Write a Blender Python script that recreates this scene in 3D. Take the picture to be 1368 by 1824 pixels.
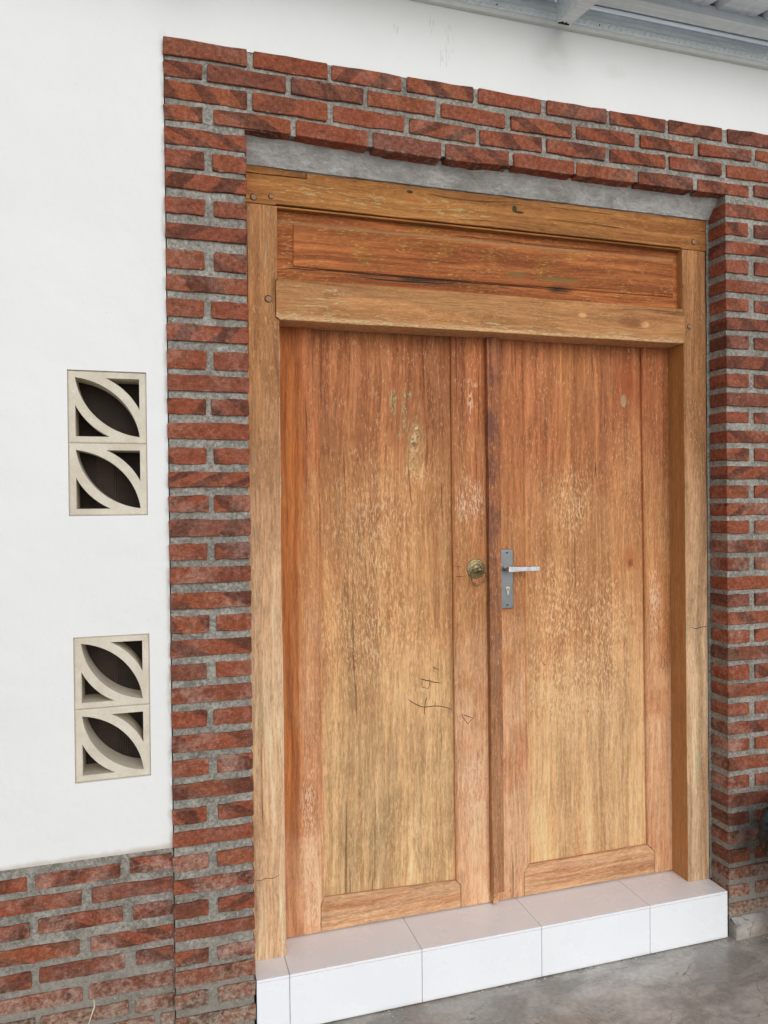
import bpy, bmesh, math, random
from mathutils import Vector, Matrix, noise

# ------------------------------------------------------------------ reset
for o in list(bpy.data.objects):
    bpy.data.objects.remove(o)
scene = bpy.context.scene
COL = scene.collection
rnd = random.Random(7)

# ------------------------------------------------------------------ camera
cam_data = bpy.data.cameras.new('camera')
cam_data.sensor_fit = 'VERTICAL'
cam_data.sensor_height = 24.0
cam_data.lens = 17.503
cam_data.clip_start = 0.02
cam_data.clip_end = 600.0
cam = bpy.data.objects.new('camera', cam_data)
COL.objects.link(cam)
right = Vector((0.957502, -0.288271, -0.009474))
up = Vector((0.011874, 0.006577, 0.999908))
fwd = Vector((0.288182, 0.957526, -0.009721))
m = Matrix((right, up, -fwd)).transposed().to_4x4()
m.translation = Vector((-0.2277, -2.1086, 1.5))
cam.matrix_world = m
scene.camera = cam

# ------------------------------------------------------------------ world, sun, exposure
SUN_EL, SUN_AZ = math.radians(26), math.radians(173)      # soft daylight from in front of the wall
world = bpy.data.worlds.new('World')
scene.world = world
world.use_nodes = True
wt = world.node_tree
wt.nodes.clear()
sky = wt.nodes.new('ShaderNodeTexSky')
sky.sky_type = 'NISHITA'
sky.sun_disc = False
sky.sun_elevation = SUN_EL
sky.sun_rotation = SUN_AZ
sky.air_density = 1.0
sky.dust_density = 1.0
sky.ozone_density = 3.0
hs = wt.nodes.new('ShaderNodeHueSaturation')
hs.inputs['Saturation'].default_value = 0.32
bg = wt.nodes.new('ShaderNodeBackground')
bg.inputs['Strength'].default_value = 0.15
wo = wt.nodes.new('ShaderNodeOutputWorld')
wt.links.new(sky.outputs[0], hs.inputs['Color'])
wt.links.new(hs.outputs[0], bg.inputs['Color'])
wt.links.new(bg.outputs[0], wo.inputs['Surface'])

sun_data = bpy.data.lights.new('sun', 'SUN')
sun_data.energy = 0.6
sun_data.angle = math.radians(40)
sun_data.color = (1.0, 0.99, 0.965)
sun = bpy.data.objects.new('sun', sun_data)
COL.objects.link(sun)
sd = Vector((math.sin(SUN_AZ) * math.cos(SUN_EL), math.cos(SUN_AZ) * math.cos(SUN_EL), math.sin(SUN_EL)))
sun.rotation_euler = sd.to_track_quat('Z', 'Y').to_euler()
sun.location = sd * 20

vs = scene.view_settings
scene.display_settings.display_device = 'sRGB'
vs.view_transform = 'Standard'
vs.look = 'None'
vs.exposure = 0.28
vs.gamma = 1.0
vs.use_curve_mapping = False
scene.render.engine = 'CYCLES'
scene.cycles.max_bounces = 8
scene.cycles.diffuse_bounces = 6
scene.render.resolution_x, scene.render.resolution_y = 768, 1024

# ------------------------------------------------------------------ node graph helper
class G:
    def __init__(s, name):
        s.m = bpy.data.materials.new(name)
        s.m.use_nodes = True
        s.t = s.m.node_tree
        s.t.nodes.clear()
        s.out = s.t.nodes.new('ShaderNodeOutputMaterial')
        s.bs = s.t.nodes.new('ShaderNodeBsdfPrincipled')
        s.t.links.new(s.bs.outputs[0], s.out.inputs['Surface'])
        s.geo = s.t.nodes.new('ShaderNodeNewGeometry')
        s.oi = s.t.nodes.new('ShaderNodeObjectInfo')
        s.P = s.geo.outputs['Position']
        s.R = s.oi.outputs['Random']
    def _in(s, sock, v):
        if v is None:
            return
        if isinstance(v, bpy.types.NodeSocket):
            s.t.links.new(v, sock)
        else:
            if sock.type == 'RGBA' and isinstance(v, (tuple, list)) and len(v) == 3:
                v = (*v, 1)
            sock.default_value = v
    def math(s, op, a, b=None, c=None, clamp=False):
        n = s.t.nodes.new('ShaderNodeMath')
        n.operation = op
        n.use_clamp = clamp
        s._in(n.inputs[0], a); s._in(n.inputs[1], b); s._in(n.inputs[2], c)
        return n.outputs[0]
    def vmath(s, op, a, b=None):
        n = s.t.nodes.new('ShaderNodeVectorMath')
        n.operation = op
        s._in(n.inputs[0], a); s._in(n.inputs[1], b)
        return n.outputs['Vector'] if op not in ('LENGTH', 'DOT_PRODUCT', 'DISTANCE') else n.outputs['Value']
    def comb(s, x, y, z):
        n = s.t.nodes.new('ShaderNodeCombineXYZ')
        s._in(n.inputs[0], x); s._in(n.inputs[1], y); s._in(n.inputs[2], z)
        return n.outputs[0]
    def sep(s, v):
        n = s.t.nodes.new('ShaderNodeSeparateXYZ')
        s._in(n.inputs[0], v)
        return n.outputs
    def noise(s, vec, scale=1.0, detail=3.0, rough=0.5, dist=0.0):
        n = s.t.nodes.new('ShaderNodeTexNoise')
        s._in(n.inputs['Vector'], vec)
        n.inputs['Scale'].default_value = scale
        n.inputs['Detail'].default_value = detail
        n.inputs['Roughness'].default_value = rough
        n.inputs['Distortion'].default_value = dist
        return n.outputs[0]
    def voro(s, vec, scale=1.0, feat='F1'):
        n = s.t.nodes.new('ShaderNodeTexVoronoi')
        n.feature = feat
        s._in(n.inputs['Vector'], vec)
        n.inputs['Scale'].default_value = scale
        return n.outputs['Distance']
    def ss(s, v, lo, hi, a=0.0, b=1.0):
        """smoothstep from lo to hi onto a..b (lo > hi inverts)"""
        if lo > hi:
            lo, hi, a, b = hi, lo, b, a
        n = s.t.nodes.new('ShaderNodeMapRange')
        n.interpolation_type = 'SMOOTHSTEP'
        s._in(n.inputs['Value'], v)
        n.inputs['From Min'].default_value = lo
        n.inputs['From Max'].default_value = hi
        n.inputs['To Min'].default_value = a
        n.inputs['To Max'].default_value = b
        return n.outputs[0]
    def mix(s, f, a, b, mode='MIX'):
        n = s.t.nodes.new('ShaderNodeMix')
        n.data_type = 'RGBA'
        n.blend_type = mode
        s._in(n.inputs[0], f); s._in(n.inputs[6], a); s._in(n.inputs[7], b)
        return n.outputs[2]
    def scale(s, c, f):
        """colour times a float"""
        n = s.t.nodes.new('ShaderNodeVectorMath')
        n.operation = 'SCALE'
        s._in(n.inputs[0], c); s._in(n.inputs['Scale'], f)
        return n.outputs[0]
    def spots(s, x, z, pts):
        """soft elliptical spots at (x, z, rx, rz): returns the largest"""
        best = None
        for (px, pz, rx, rz) in pts:
            dx = s.math('MULTIPLY', s.math('SUBTRACT', x, px), 1 / rx)
            dz = s.math('MULTIPLY', s.math('SUBTRACT', z, pz), 1 / rz)
            d = s.math('ADD', s.math('MULTIPLY', dx, dx), s.math('MULTIPLY', dz, dz))
            v = s.math('SUBTRACT', 1.0, d, clamp=True)
            best = v if best is None else s.math('MAXIMUM', best, v)
        return best
    def finish(s, col, rough=0.6, bump=None, bdist=0.001, metal=0.0, spec=None, bstr=1.0):
        s._in(s.bs.inputs['Base Color'], col)
        s._in(s.bs.inputs['Roughness'], rough)
        s._in(s.bs.inputs['Metallic'], metal)
        if spec is not None:
            s._in(s.bs.inputs['Specular IOR Level'], spec)
        if bump is not None:
            b = s.t.nodes.new('ShaderNodeBump')
            b.inputs['Distance'].default_value = bdist
            b.inputs['Strength'].default_value = bstr
            s._in(b.inputs['Height'], bump)
            s.t.links.new(b.outputs[0], s.bs.inputs['Normal'])
        return s.m

# ------------------------------------------------------------------ materials
def mat_brick():
    g = G('fired_brick')
    loc = g.oi.outputs['Location']
    rel = g.vmath('SUBTRACT', g.P, loc)
    r = g.R
    off = g.scale((37.0, 23.0, 51.0), r)
    q = g.vmath('ADD', g.P, off)
    X = g.sep(rel)
    # diagonal fire marks that the kiln stacking leaves on the face
    sgn = g.math('SUBTRACT', g.math('MULTIPLY', g.math('GREATER_THAN', g.math('FRACT', g.math('MULTIPLY', r, 7.31)), 0.35), 2.0), 1.0)
    slant = g.math('MULTIPLY', g.ss(g.math('FRACT', g.math('MULTIPLY', r, 17.9)), 0.0, 1.0, 0.7, 2.1), sgn)
    u = g.math('ADD', X[0], g.math('MULTIPLY', X[2], slant))
    ph = g.math('MULTIPLY', r, 57.0)
    fq = g.ss(g.math('FRACT', g.math('MULTIPLY', r, 5.3)), 0.0, 1.0, 26.0, 62.0)
    wob = g.math('MULTIPLY', g.noise(q, 26, 5, 0.7), 2.2)
    w = g.math('SINE', g.math('ADD', g.math('ADD', g.math('MULTIPLY', u, fq), ph), wob))
    band = g.ss(w, 0.12, 0.34)
    band = g.math('MULTIPLY', band, g.ss(g.math('FRACT', g.math('MULTIPLY', r, 13.7)), 0.08, 0.55, 0.05, 1.0))
    band = g.math('MULTIPLY', band, g.ss(g.noise(q, 60, 4, 0.7), 0.25, 0.50, 0.65, 1.0))
    n1 = g.noise(q, 16, 5, 0.62)
    n2 = g.noise(q, 75, 4, 0.7)
    n3 = g.noise(g.vmath('MULTIPLY', q, (60, 60, 260)), 1.0, 3, 0.6)      # drag lines of the wire cut
    redA, redB = (0.245, 0.060, 0.032), (0.355, 0.105, 0.058)
    base = g.mix(n1, redA, redB)
    base = g.mix(g.ss(g.math('FRACT', g.math('MULTIPLY', r, 29.3)), 0.5, 1.0, 0.0, 0.5), base, (0.345, 0.105, 0.048))
    base = g.mix(g.ss(g.math('FRACT', g.math('MULTIPLY', r, 41.7)), 0.55, 1.0, 0.0, 0.75), base, (0.205, 0.072, 0.050))
    dark = g.mix(g.ss(n1, 0.35, 0.65), (0.105, 0.038, 0.027), (0.155, 0.057, 0.038))
    col = g.mix(g.math('MULTIPLY', band, 0.85), base, dark)
    # greyish pink bloom, stronger on the lower courses
    z = g.sep(g.P)[2]
    low = g.ss(z, 2.4, 0.4, 0.30, 1.0)
    bl = g.ss(g.math('ADD', g.noise(q, 9, 5, 0.68), g.math('MULTIPLY', n2, 0.25)), 0.54, 0.82)
    bl = g.math('MULTIPLY', bl, g.ss(g.math('FRACT', g.math('MULTIPLY', r, 3.77)), 0.1, 0.8, 0.35, 1.0))
    bl = g.math('MULTIPLY', bl, low)
    col = g.mix(g.math('MULTIPLY', bl, 0.85), col, (0.46, 0.27, 0.22))
    # cement film on the bricks that stand in the splash zone
    cf = g.math('MULTIPLY', g.ss(g.math('ADD', z, g.math('MULTIPLY', g.math('SUBTRACT', n1, 0.5), 0.35)), 0.34, 0.05), g.ss(n2, 0.36, 0.62, 0.15, 0.85))
    col = g.mix(cf, col, (0.34, 0.29, 0.24))
    # soot blotches
    soot = g.math('MULTIPLY', g.ss(g.noise(q, 11, 3, 0.5), 0.66, 0.72), g.ss(z, 0.6, 0.2, 0.0, 0.85))
    col = g.mix(soot, col, (0.075, 0.052, 0.048))
    col = g.scale(col, g.ss(n2, 0.28, 0.72, 0.70, 1.28))
    col = g.scale(col, g.ss(n3, 0.25, 0.75, 0.84, 1.13))
    col = g.scale(col, g.ss(g.noise(q, 240, 3, 0.7), 0.3, 0.7, 0.82, 1.15))
    # mortar and lime specks
    sp = g.ss(g.noise(q, 260, 2, 0.6), 0.71, 0.76)
    col = g.mix(g.math('MULTIPLY', sp, g.ss(n1, 0.42, 0.6, 0.15, 0.9)), col, (0.60, 0.47, 0.38))
    # mortar smears creeping over the arrises
    rim = g.math('MAXIMUM', g.ss(g.math('ABSOLUTE', X[2]), 0.0175, 0.0215), 0.0)
    sm = g.math('MULTIPLY', rim, g.ss(g.noise(q, 55, 5, 0.7), 0.56, 0.62))
    col = g.mix(g.math('MULTIPLY', sm, 0.6), col, (0.34, 0.31, 0.27))
    col = g.vmath('MULTIPLY', col, (0.91, 0.95, 0.90))
    pit = g.ss(g.noise(q, 130, 3, 0.6), 0.33, 0.26)
    col = g.mix(g.math('MULTIPLY', pit, 0.55), col, (0.06, 0.03, 0.022))
    h = g.math('ADD', g.math('MULTIPLY', n2, 0.7), g.math('MULTIPLY', g.noise(q, 320, 3, 0.7), 0.35))
    h = g.math('ADD', h, g.math('MULTIPLY', n1, 0.6))
    h = g.math('ADD', h, g.math('MULTIPLY', n3, 0.45))
    h = g.math('SUBTRACT', h, pit)
    return g.finish(col, 0.92, h, 0.0036, spec=0.12)

def mat_mortar():
    g = G('cement_mortar')
    n1 = g.noise(g.P, 12, 4, 0.6)
    n2 = g.noise(g.P, 105, 5, 0.78)
    n3 = g.noise(g.P, 260, 3, 0.7)
    col = g.mix(g.ss(n1, 0.3, 0.7), (0.255, 0.235, 0.195), (0.385, 0.36, 0.31))
    col = g.scale(col, g.ss(n2, 0.32, 0.68, 0.55, 1.34))
    col = g.scale(col, g.ss(g.noise(g.P, 3.3, 4, 0.6), 0.3, 0.7, 0.84, 1.12))
    pit = g.ss(n3, 0.38, 0.30)
    col = g.mix(g.math('MULTIPLY', pit, 0.65), col, (0.07, 0.066, 0.055))
    col = g.mix(g.ss(g.noise(g.P, 75, 2, 0.5), 0.66, 0.72, 0, 0.6), col, (0.56, 0.54, 0.49))
    z = g.sep(g.P)[2]
    col = g.mix(g.math('MULTIPLY', g.ss(z, 0.45, 0.05), g.ss(n1, 0.35, 0.65, 0.3, 1.0)), col, (0.30, 0.265, 0.22))
    h = g.math('ADD', g.math('MULTIPLY', n2, 0.9), g.math('MULTIPLY', n3, 0.6))
    return g.finish(col, 0.95, h, 0.004, spec=0.15)

def mat_cement():
    g = G('trowelled_cement')
    q = g.vmath('MULTIPLY', g.P, (1, 1, 2.2))
    n1 = g.noise(q, 9, 5, 0.6, 0.6)
    n2 = g.noise(q, 55, 5, 0.7, 0.4)
    col = g.mix(g.ss(n1, 0.3, 0.7), (0.42, 0.41, 0.375), (0.64, 0.63, 0.595))
    col = g.scale(col, g.ss(n2, 0.25, 0.75, 0.8, 1.18))
    col = g.mix(g.ss(g.noise(g.P, 160, 2, 0.5), 0.30, 0.24, 0, 0.6), col, (0.08, 0.075, 0.065))
    h = g.math('ADD', n2, g.math('MULTIPLY', g.noise(q, 200, 4, 0.7), 0.5))
    h = g.math('ADD', h, g.math('MULTIPLY', n1, 1.5))
    return g.finish(col, 0.9, h, 0.007, spec=0.2)

def mat_plaster():
    g = G('white_painted_plaster')
    q = g.vmath('ADD', g.P, (3.1, 0, 1.7))
    n1 = g.noise(q, 1.6, 4, 0.55)
    n2 = g.noise(q, 14, 4, 0.6)
    n3 = g.noise(q, 260, 3, 0.6)
    z = g.sep(g.P)[2]
    x = g.sep(g.P)[0]
    col = g.mix(g.ss(n1, 0.25, 0.75), (0.768, 0.764, 0.732), (0.796, 0.790, 0.762))
    col = g.mix(g.ss(n2, 0.62, 0.78, 0, 0.10), col, (0.66, 0.65, 0.59))
    # faint blotch under the beam, thin dirty scuffs
    bl = g.math('MULTIPLY', g.spots(x, z, [(0.99, 2.92, 0.10, 0.07), (1.2, 2.9, 0.06, 0.03)]), g.ss(n2, 0.35, 0.7, 0.1, 0.4))
    col = g.mix(bl, col, (0.60, 0.58, 0.49))
    v = g.noise(g.vmath('MULTIPLY', q, (150, 1, 16)), 1, 3, 0.6)
    sc = g.math('MULTIPLY', g.ss(v, 0.70, 0.76), g.ss(g.noise(q, 2.3, 2, 0.5), 0.52, 0.62, 0, 0.6))
    col = g.mix(sc, col, (0.42, 0.42, 0.37))
    sf = g.spots(x, z, [(0.46, 2.905, 0.012, 0.03), (0.575, 2.95, 0.010, 0.05), (0.63, 2.90, 0.018, 0.06), (0.61, 2.84, 0.02, 0.04)])
    sf = g.math('MULTIPLY', g.ss(sf, 0.0, 0.5, 0, 0.28), g.ss(g.noise(g.vmath('MULTIPLY', q, (160, 1, 30)), 1, 3, 0.6), 0.52, 0.60))
    col = g.mix(sf, col, (0.40, 0.40, 0.34))
    dots = g.math('MULTIPLY', g.ss(g.noise(q, 190, 1, 0.5), 0.78, 0.81), g.ss(g.noise(q, 5, 2, 0.5), 0.5, 0.65, 0, 0.7))
    col = g.mix(dots, col, (0.36, 0.34, 0.30))
    # mortar soiling next to the brickwork (left pillar edge and the wainscot's top)
    e = g.math('ADD', x, g.math('MULTIPLY', g.math('SUBTRACT', n2, 0.5), 0.02))
    ed = g.math('MULTIPLY', g.ss(e, -0.216, -0.207), g.ss(x, -0.19, -0.195))
    ed = g.math('MULTIPLY', ed, g.ss(g.noise(g.vmath('MULTIPLY', q, (1, 1, 1)), 24, 3, 0.6), 0.4, 0.62, 0.1, 0.6))
    ed = g.math('MULTIPLY', ed, g.ss(z, 2.80, 2.76))
    col = g.mix(ed, col, (0.50, 0.49, 0.43))
    e2 = g.ss(g.math('ADD', z, g.math('MULTIPLY', g.math('SUBTRACT', n2, 0.5), 0.03)), 0.585, 0.568, 0, 0.8)
    col = g.mix(g.math('MULTIPLY', e2, g.ss(z, 0.50, 0.52)), col, (0.52, 0.46, 0.38))
    h = g.math('ADD', g.math('MULTIPLY', g.noise(q, 4, 4, 0.5), 4.0), g.math('ADD', g.math('MULTIPLY', n2, 0.6), g.math('MULTIPLY', n3, 0.10)))
    return g.finish(col, 0.62, h, 0.003, spec=0.35)

def mat_wood(name, axis='Z', kind='frame'):
    """old reclaimed teak; axis = grain direction"""
    g = G(name)
    X = g.sep(g.P)
    x, y, z = X[0], X[1], X[2]
    off = g.scale((11.0, 7.0, 17.0), g.R)
    knots = {
        'panelL': [(0.572, 1.706, 0.045, 0.14, 1.0)],
        'panelR': [(1.377, 1.919, 0.016, 0.05, 1.0), (1.375, 1.291, 0.018, 0.05, 1.0), (1.25, 1.60, 0.03, 0.16, -0.6)],
        'head': [(0.533, 2.455, 0.09, 0.028, 1.0), (0.88, 2.457, 0.06, 0.018, 1.0)],
        'rail': [(1.355, 2.114, 0.08, 0.030, 1.0), (0.70, 2.10, 0.22, 0.022, 1.0), (0.24, 2.105, 0.06, 0.02, -1.0)],
    }.get(kind, [])
    # the grain bends round each knot
    bend = None
    for (kx, kz, rx, rz, sg) in knots:
        dx = g.math('MULTIPLY', g.math('SUBTRACT', x, kx), 1 / rx)
        dz = g.math('MULTIPLY', g.math('SUBTRACT', z, kz), 1 / rz)
        d2 = g.math('ADD', g.math('MULTIPLY', dx, dx), g.math('MULTIPLY', dz, dz))
        e = g.math('EXPONENT', g.math('MULTIPLY', d2, -0.8))
        across = dx if axis == 'Z' else dz
        b = g.math('MULTIPLY', g.math('MULTIPLY', across, e), -sg * (rx if axis == 'Z' else rz) * 0.85)
        bend = b if bend is None else g.math('ADD', bend, b)
    warp = g.noise(g.vmath('MULTIPLY', g.vmath('ADD', g.P, off), (4, 4, 1.3) if axis == 'Z' else (1.3, 4, 4)), 1, 2, 0.5)
    dsp = g.math('MULTIPLY', g.math('SUBTRACT', warp, 0.5), 0.06)
    if bend is not None:
        dsp = g.math('ADD', dsp, bend)
    if axis == 'Z':
        q = g.comb(g.math('ADD', x, dsp), y, z)
        mul = lambda c, l: (c, c, l)
    else:
        q = g.comb(x, y, g.math('ADD', z, dsp))
        mul = lambda c, l: (l, c, c)
    q = g.vmath('ADD', q, off)
    N = lambda c, l, d=3, r=0.55: g.noise(g.vmath('MULTIPLY', q, mul(c, l)), 1.0, d, r)
    v0 = N(14, 0.8, 3, 0.5)
    v1 = N(46, 1.8, 4, 0.6)
    v2 = N(150, 7, 4, 0.65)
    v3 = N(300, 30, 3, 0.65)
    wp = g.math('MULTIPLY', g.math('SUBTRACT', g.noise(g.vmath('ADD', g.P, off), 55, 2, 0.5), 0.5), 0.010)
    qw = g.vmath('ADD', q, g.comb(wp, 0.0, wp))
    v4 = g.noise(g.vmath('MULTIPLY', qw, mul(270, 62)), 1.0, 3, 0.62)
    v5 = g.noise(g.vmath('MULTIPLY', qw, mul(190, 20)), 1.0, 4, 0.7)
    blot = g.noise(g.vmath('ADD', g.P, off), 3.2, 4, 0.6)
    blot2 = g.noise(g.vmath('ADD', g.P, off), 11, 4, 0.65)
    # palette
    red = (0.230, 0.082, 0.036)
    tan = (0.400, 0.215, 0.100)
    pale = (0.460, 0.315, 0.180)
    zz = g.math('ADD', z, g.math('MULTIPLY', g.math('SUBTRACT', blot, 0.5), 0.9))
    zz = g.math('ADD', zz, g.math('MULTIPLY', g.math('SUBTRACT', v1, 0.5), 0.5))
    if kind in ('panelL', 'panelR', 'leaf'):
        top = g.mix(g.ss(v1, 0.38, 0.62), red, (0.335, 0.140, 0.064))
        if kind == 'panelR':
            stripe = g.math('MULTIPLY', g.ss(g.math('ABSOLUTE', g.math('SUBTRACT', g.math('ADD', x, dsp), 1.165)), 0.12, 0.0), g.ss(v0, 0.35, 0.65, 0.2, 1.0))
            top = g.mix(stripe, top, (0.44, 0.205, 0.078))
        mid = g.mix(g.ss(v1, 0.35, 0.65), (0.335, 0.160, 0.073), tan)
        lo = g.mix(g.ss(v1, 0.35, 0.65), (0.37, 0.225, 0.118) if kind != 'leaf' else (0.41, 0.240, 0.142), pale if kind != 'leaf' else (0.50, 0.325, 0.215))
        col = g.mix(g.ss(zz, 1.85, 1.35), top, mid)
        lo = g.scale(lo, 1.13)
        col = g.mix(g.ss(zz, 1.20, 0.60), col, lo)
        if kind == 'panelL':
            ol = g.math('MULTIPLY', g.ss(blot2, 0.45, 0.62), g.ss(z, 0.9, 0.35, 0.0, 0.25))
            col = g.mix(ol, col, (0.30, 0.205, 0.085))
        if kind == 'leaf':
            col = g.mix(g.ss(blot, 0.42, 0.62, 0.0, 0.45), col, (0.36, 0.135, 0.055))
    elif kind == 'header':
        col = g.mix(g.ss(v1, 0.35, 0.65), (0.220, 0.075, 0.030), (0.36, 0.140, 0.055))
        col = g.mix(g.ss(g.math('MULTIPLY', blot2, blot), 0.28, 0.42, 0, 0.6), col, (0.31, 0.165, 0.05))
    elif kind == 'head':
        col = g.mix(g.ss(v1, 0.35, 0.65), (0.26, 0.115, 0.046), (0.38, 0.195, 0.083))
        col = g.mix(g.ss(blot, 0.45, 0.62, 0, 0.5), col, (0.40, 0.215, 0.080))
    elif kind == 'rail':
        col = g.mix(g.ss(v1, 0.35, 0.65), (0.28, 0.140, 0.062), (0.42, 0.245, 0.120))
        col = g.mix(g.ss(blot, 0.42, 0.62, 0, 0.5), col, (0.44, 0.262, 0.120))
    elif kind == 'bottom':
        col = g.mix(g.ss(v1, 0.35, 0.65), (0.37, 0.185, 0.090), (0.50, 0.315, 0.180))
    elif kind == 'astragal':
        col = g.mix(g.ss(g.math('ADD', v1, g.math('MULTIPLY', g.math('SUBTRACT', blot2, 0.5), 1.2)), 0.35, 0.65), (0.150, 0.068, 0.050), (0.31, 0.125, 0.064))
        col = g.mix(g.ss(zz, 1.7, 0.45, 0, 0.85), col, (0.36, 0.195, 0.110))
    else:                                       # frame posts
        top = g.mix(g.ss(v1, 0.35, 0.65), (0.225, 0.108, 0.047), (0.32, 0.170, 0.076))
        lo = g.mix(g.ss(v1, 0.35, 0.65), (0.42, 0.285, 0.170), (0.56, 0.430, 0.295))
        col = g.mix(g.ss(zz, 2.0, 0.75), top, lo)
    # large scale toning and streaks along the grain
    col = g.scale(col, g.ss(v0, 0.32, 0.68, 0.84, 1.12))
    col = g.mix(g.ss(blot, 0.35, 0.65, 0.0, 0.35), col, g.vmath('MULTIPLY', col, (0.90, 0.96, 1.0) if kind in ('panelL', 'frame') else (1.03, 0.95, 0.90)))
    col = g.scale(col, g.ss(v2, 0.28, 0.72, 0.84, 1.14))
    col = g.scale(col, g.ss(v5, 0.30, 0.70, 0.83, 1.17))
    # continuous growth lines: contours of a very stretched field, so they run, arch and close like flat-sawn grain
    fld = g.math('ADD', N(7.0, 0.42, 2, 0.35), g.math('MULTIPLY', N(30, 1.4, 2, 0.5), 0.05))
    saw = g.math('FRACT', g.math('MULTIPLY', fld, 17.0 if kind in ('panelL', 'panelR', 'leaf', 'header') else 12.0))
    line = g.math('MULTIPLY', g.ss(saw, 0.0, 0.55), g.ss(saw, 1.0, 0.90))
    col = g.scale(col, g.math('SUBTRACT', 1.07, g.math('MULTIPLY', line, g.ss(blot, 0.3, 0.65, 0.06, 0.18))))
    col = g.mix(g.ss(blot2, 0.40, 0.70, 0, 0.28), col, g.scale(col, 0.74))
    # worn pale fibres and open dark pores
    rough_zone = g.ss(g.math('ADD', blot2, g.math('MULTIPLY', g.ss(z, 2.2, 0.8), 0.12)), 0.42, 0.62, 0.25, 1.0)
    fl = g.math('MULTIPLY', g.ss(v4, 0.54, 0.68), rough_zone)
    col = g.mix(g.math('MULTIPLY', fl, 0.40), col, (0.62, 0.435, 0.27))
    dk = g.math('MULTIPLY', g.ss(v4, 0.46, 0.32), rough_zone)
    col = g.mix(g.math('MULTIPLY', dk, 0.36), col, g.scale(col, 0.5))
    po = g.ss(v3, 0.44, 0.30)
    col = g.mix(g.math('MULTIPLY', po, 0.50), col, g.scale(col, 0.38))
    # long drying cracks
    cr = g.ss(N(75, 1.1, 2, 0.5), 0.305, 0.27)
    if kind in ('frame', 'rail', 'head', 'header', 'bottom'):
        col = g.mix(g.math('MULTIPLY', cr, 0.45), col, (0.055, 0.026, 0.012))
    else:
        col = g.mix(g.math('MULTIPLY', cr, 0.45), col, (0.085, 0.036, 0.016))
    cross = dict(frame=0, head=1, rail=1, header=1).get(kind)
    # greenish grey remains of an old paint
    if kind in ('head', 'rail'):
        pts = [(0.227, 2.430, 0.14, 0.035), (0.42, 2.425, 0.12, 0.022), (0.66, 2.428, 0.16, 0.032)] if kind == 'head' else [(0.24, 2.100, 0.10, 0.034), (0.19, 2.140, 0.16, 0.018), (0.75, 2.066, 0.9, 0.018)]
        a = g.spots(x, z, pts)
        a = g.math('MULTIPLY', g.ss(a, 0.0, 0.5), g.ss(g.noise(g.vmath('MULTIPLY', qw, mul(150, 30)), 1.0, 4, 0.65), 0.555, 0.62))
        col = g.mix(g.math('MULTIPLY', a, 0.65), col, (0.42, 0.44, 0.29))
    if kind == 'panelL':
        a = g.spots(x, z, [(0.497, 1.831, 0.014, 0.050), (0.534, 1.805, 0.010, 0.075), (0.518, 1.732, 0.006, 0.028), (0.552, 1.85, 0.008, 0.02)])
        a = g.math('MULTIPLY', g.ss(a, 0.05, 0.4), g.ss(g.noise(g.vmath('MULTIPLY', qw, mul(210, 60)), 1.0, 4, 0.7), 0.48, 0.58))
        col = g.mix(g.math('MULTIPLY', a, 0.75), col, (0.25, 0.32, 0.18))
        kx = g.math('ADD', x, g.math('MULTIPLY', g.math('SUBTRACT', g.noise(g.P, 60, 3, 0.6), 0.5), 0.022))
        kz = g.math('ADD', z, g.math('MULTIPLY', g.math('SUBTRACT', g.noise(g.P, 47, 3, 0.6), 0.5), 0.04))
        k = g.spots(kx, kz, [(0.572, 1.705, 0.042, 0.095), (0.568, 1.64, 0.035, 0.06)])
        ring = g.math('SINE', g.math('MULTIPLY', g.math('SQRT', g.math('SUBTRACT', 1.001, k)), 24.0))
        tone = g.mix(g.ss(g.math('ADD', ring, g.math('MULTIPLY', g.math('SUBTRACT', v5, 0.5), 5.0)), -0.6, 0.9), (0.235, 0.150, 0.070), (0.40, 0.265, 0.135))
        col = g.mix(g.ss(k, 0.0, 0.7, 0, 0.50), col, tone)
        col = g.mix(g.math('MULTIPLY', g.ss(g.spots(kx, kz, [(0.566, 1.705, 0.010, 0.030), (0.578, 1.73, 0.006, 0.018)]), 0.1, 0.7), g.ss(v4, 0.62, 0.42)), col, (0.11, 0.08, 0.05))
        col = g.mix(g.math('MULTIPLY', g.spots(kx, kz, [(0.567, 1.695, 0.024, 0.05), (0.575, 1.755, 0.030, 0.012), (0.545, 1.635, 0.012, 0.03), (0.60, 1.645, 0.008, 0.014)]), g.ss(v4, 0.53, 0.64, 0, 0.7)), col, (0.50, 0.42, 0.27))
        a = g.math('MULTIPLY', g.spots(x, z, [(0.44, 1.40, 0.16, 0.26), (0.42, 1.10, 0.24, 0.22), (0.58, 1.60, 0.06, 0.05), (0.55, 0.44, 0.1, 0.06)]), g.ss(v4, 0.47, 0.60))
        col = g.mix(g.math('MULTIPLY', a, 0.36), col, (0.60, 0.46, 0.30))
    if kind == 'panelR':
        col = g.mix(g.spots(x, z, [(1.377, 1.919, 0.015, 0.022), (1.377, 1.285, 0.013, 0.018)]), col, (0.12, 0.045, 0.02))
        col = g.mix(g.ss(g.spots(x, z, [(1.354, 1.861, 0.013, 0.026)]), 0.1, 0.4), col, g.mix(v4, (0.16, 0.14, 0.09), (0.38, 0.33, 0.22)))
        col = g.mix(g.math('MULTIPLY', g.spots(x, z, [(1.37, 1.93, 0.06, 0.11), (1.375, 1.30, 0.035, 0.05)]), 0.6), col, (0.24, 0.066, 0.026))
        a = g.math('MULTIPLY', g.spots(x, z, [(1.14, 1.50, 0.09, 0.16), (1.10, 1.12, 0.14, 0.22), (1.27, 1.06, 0.14, 0.20), (1.16, 0.88, 0.28, 0.2)]), g.ss(v4, 0.48, 0.60))
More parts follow.
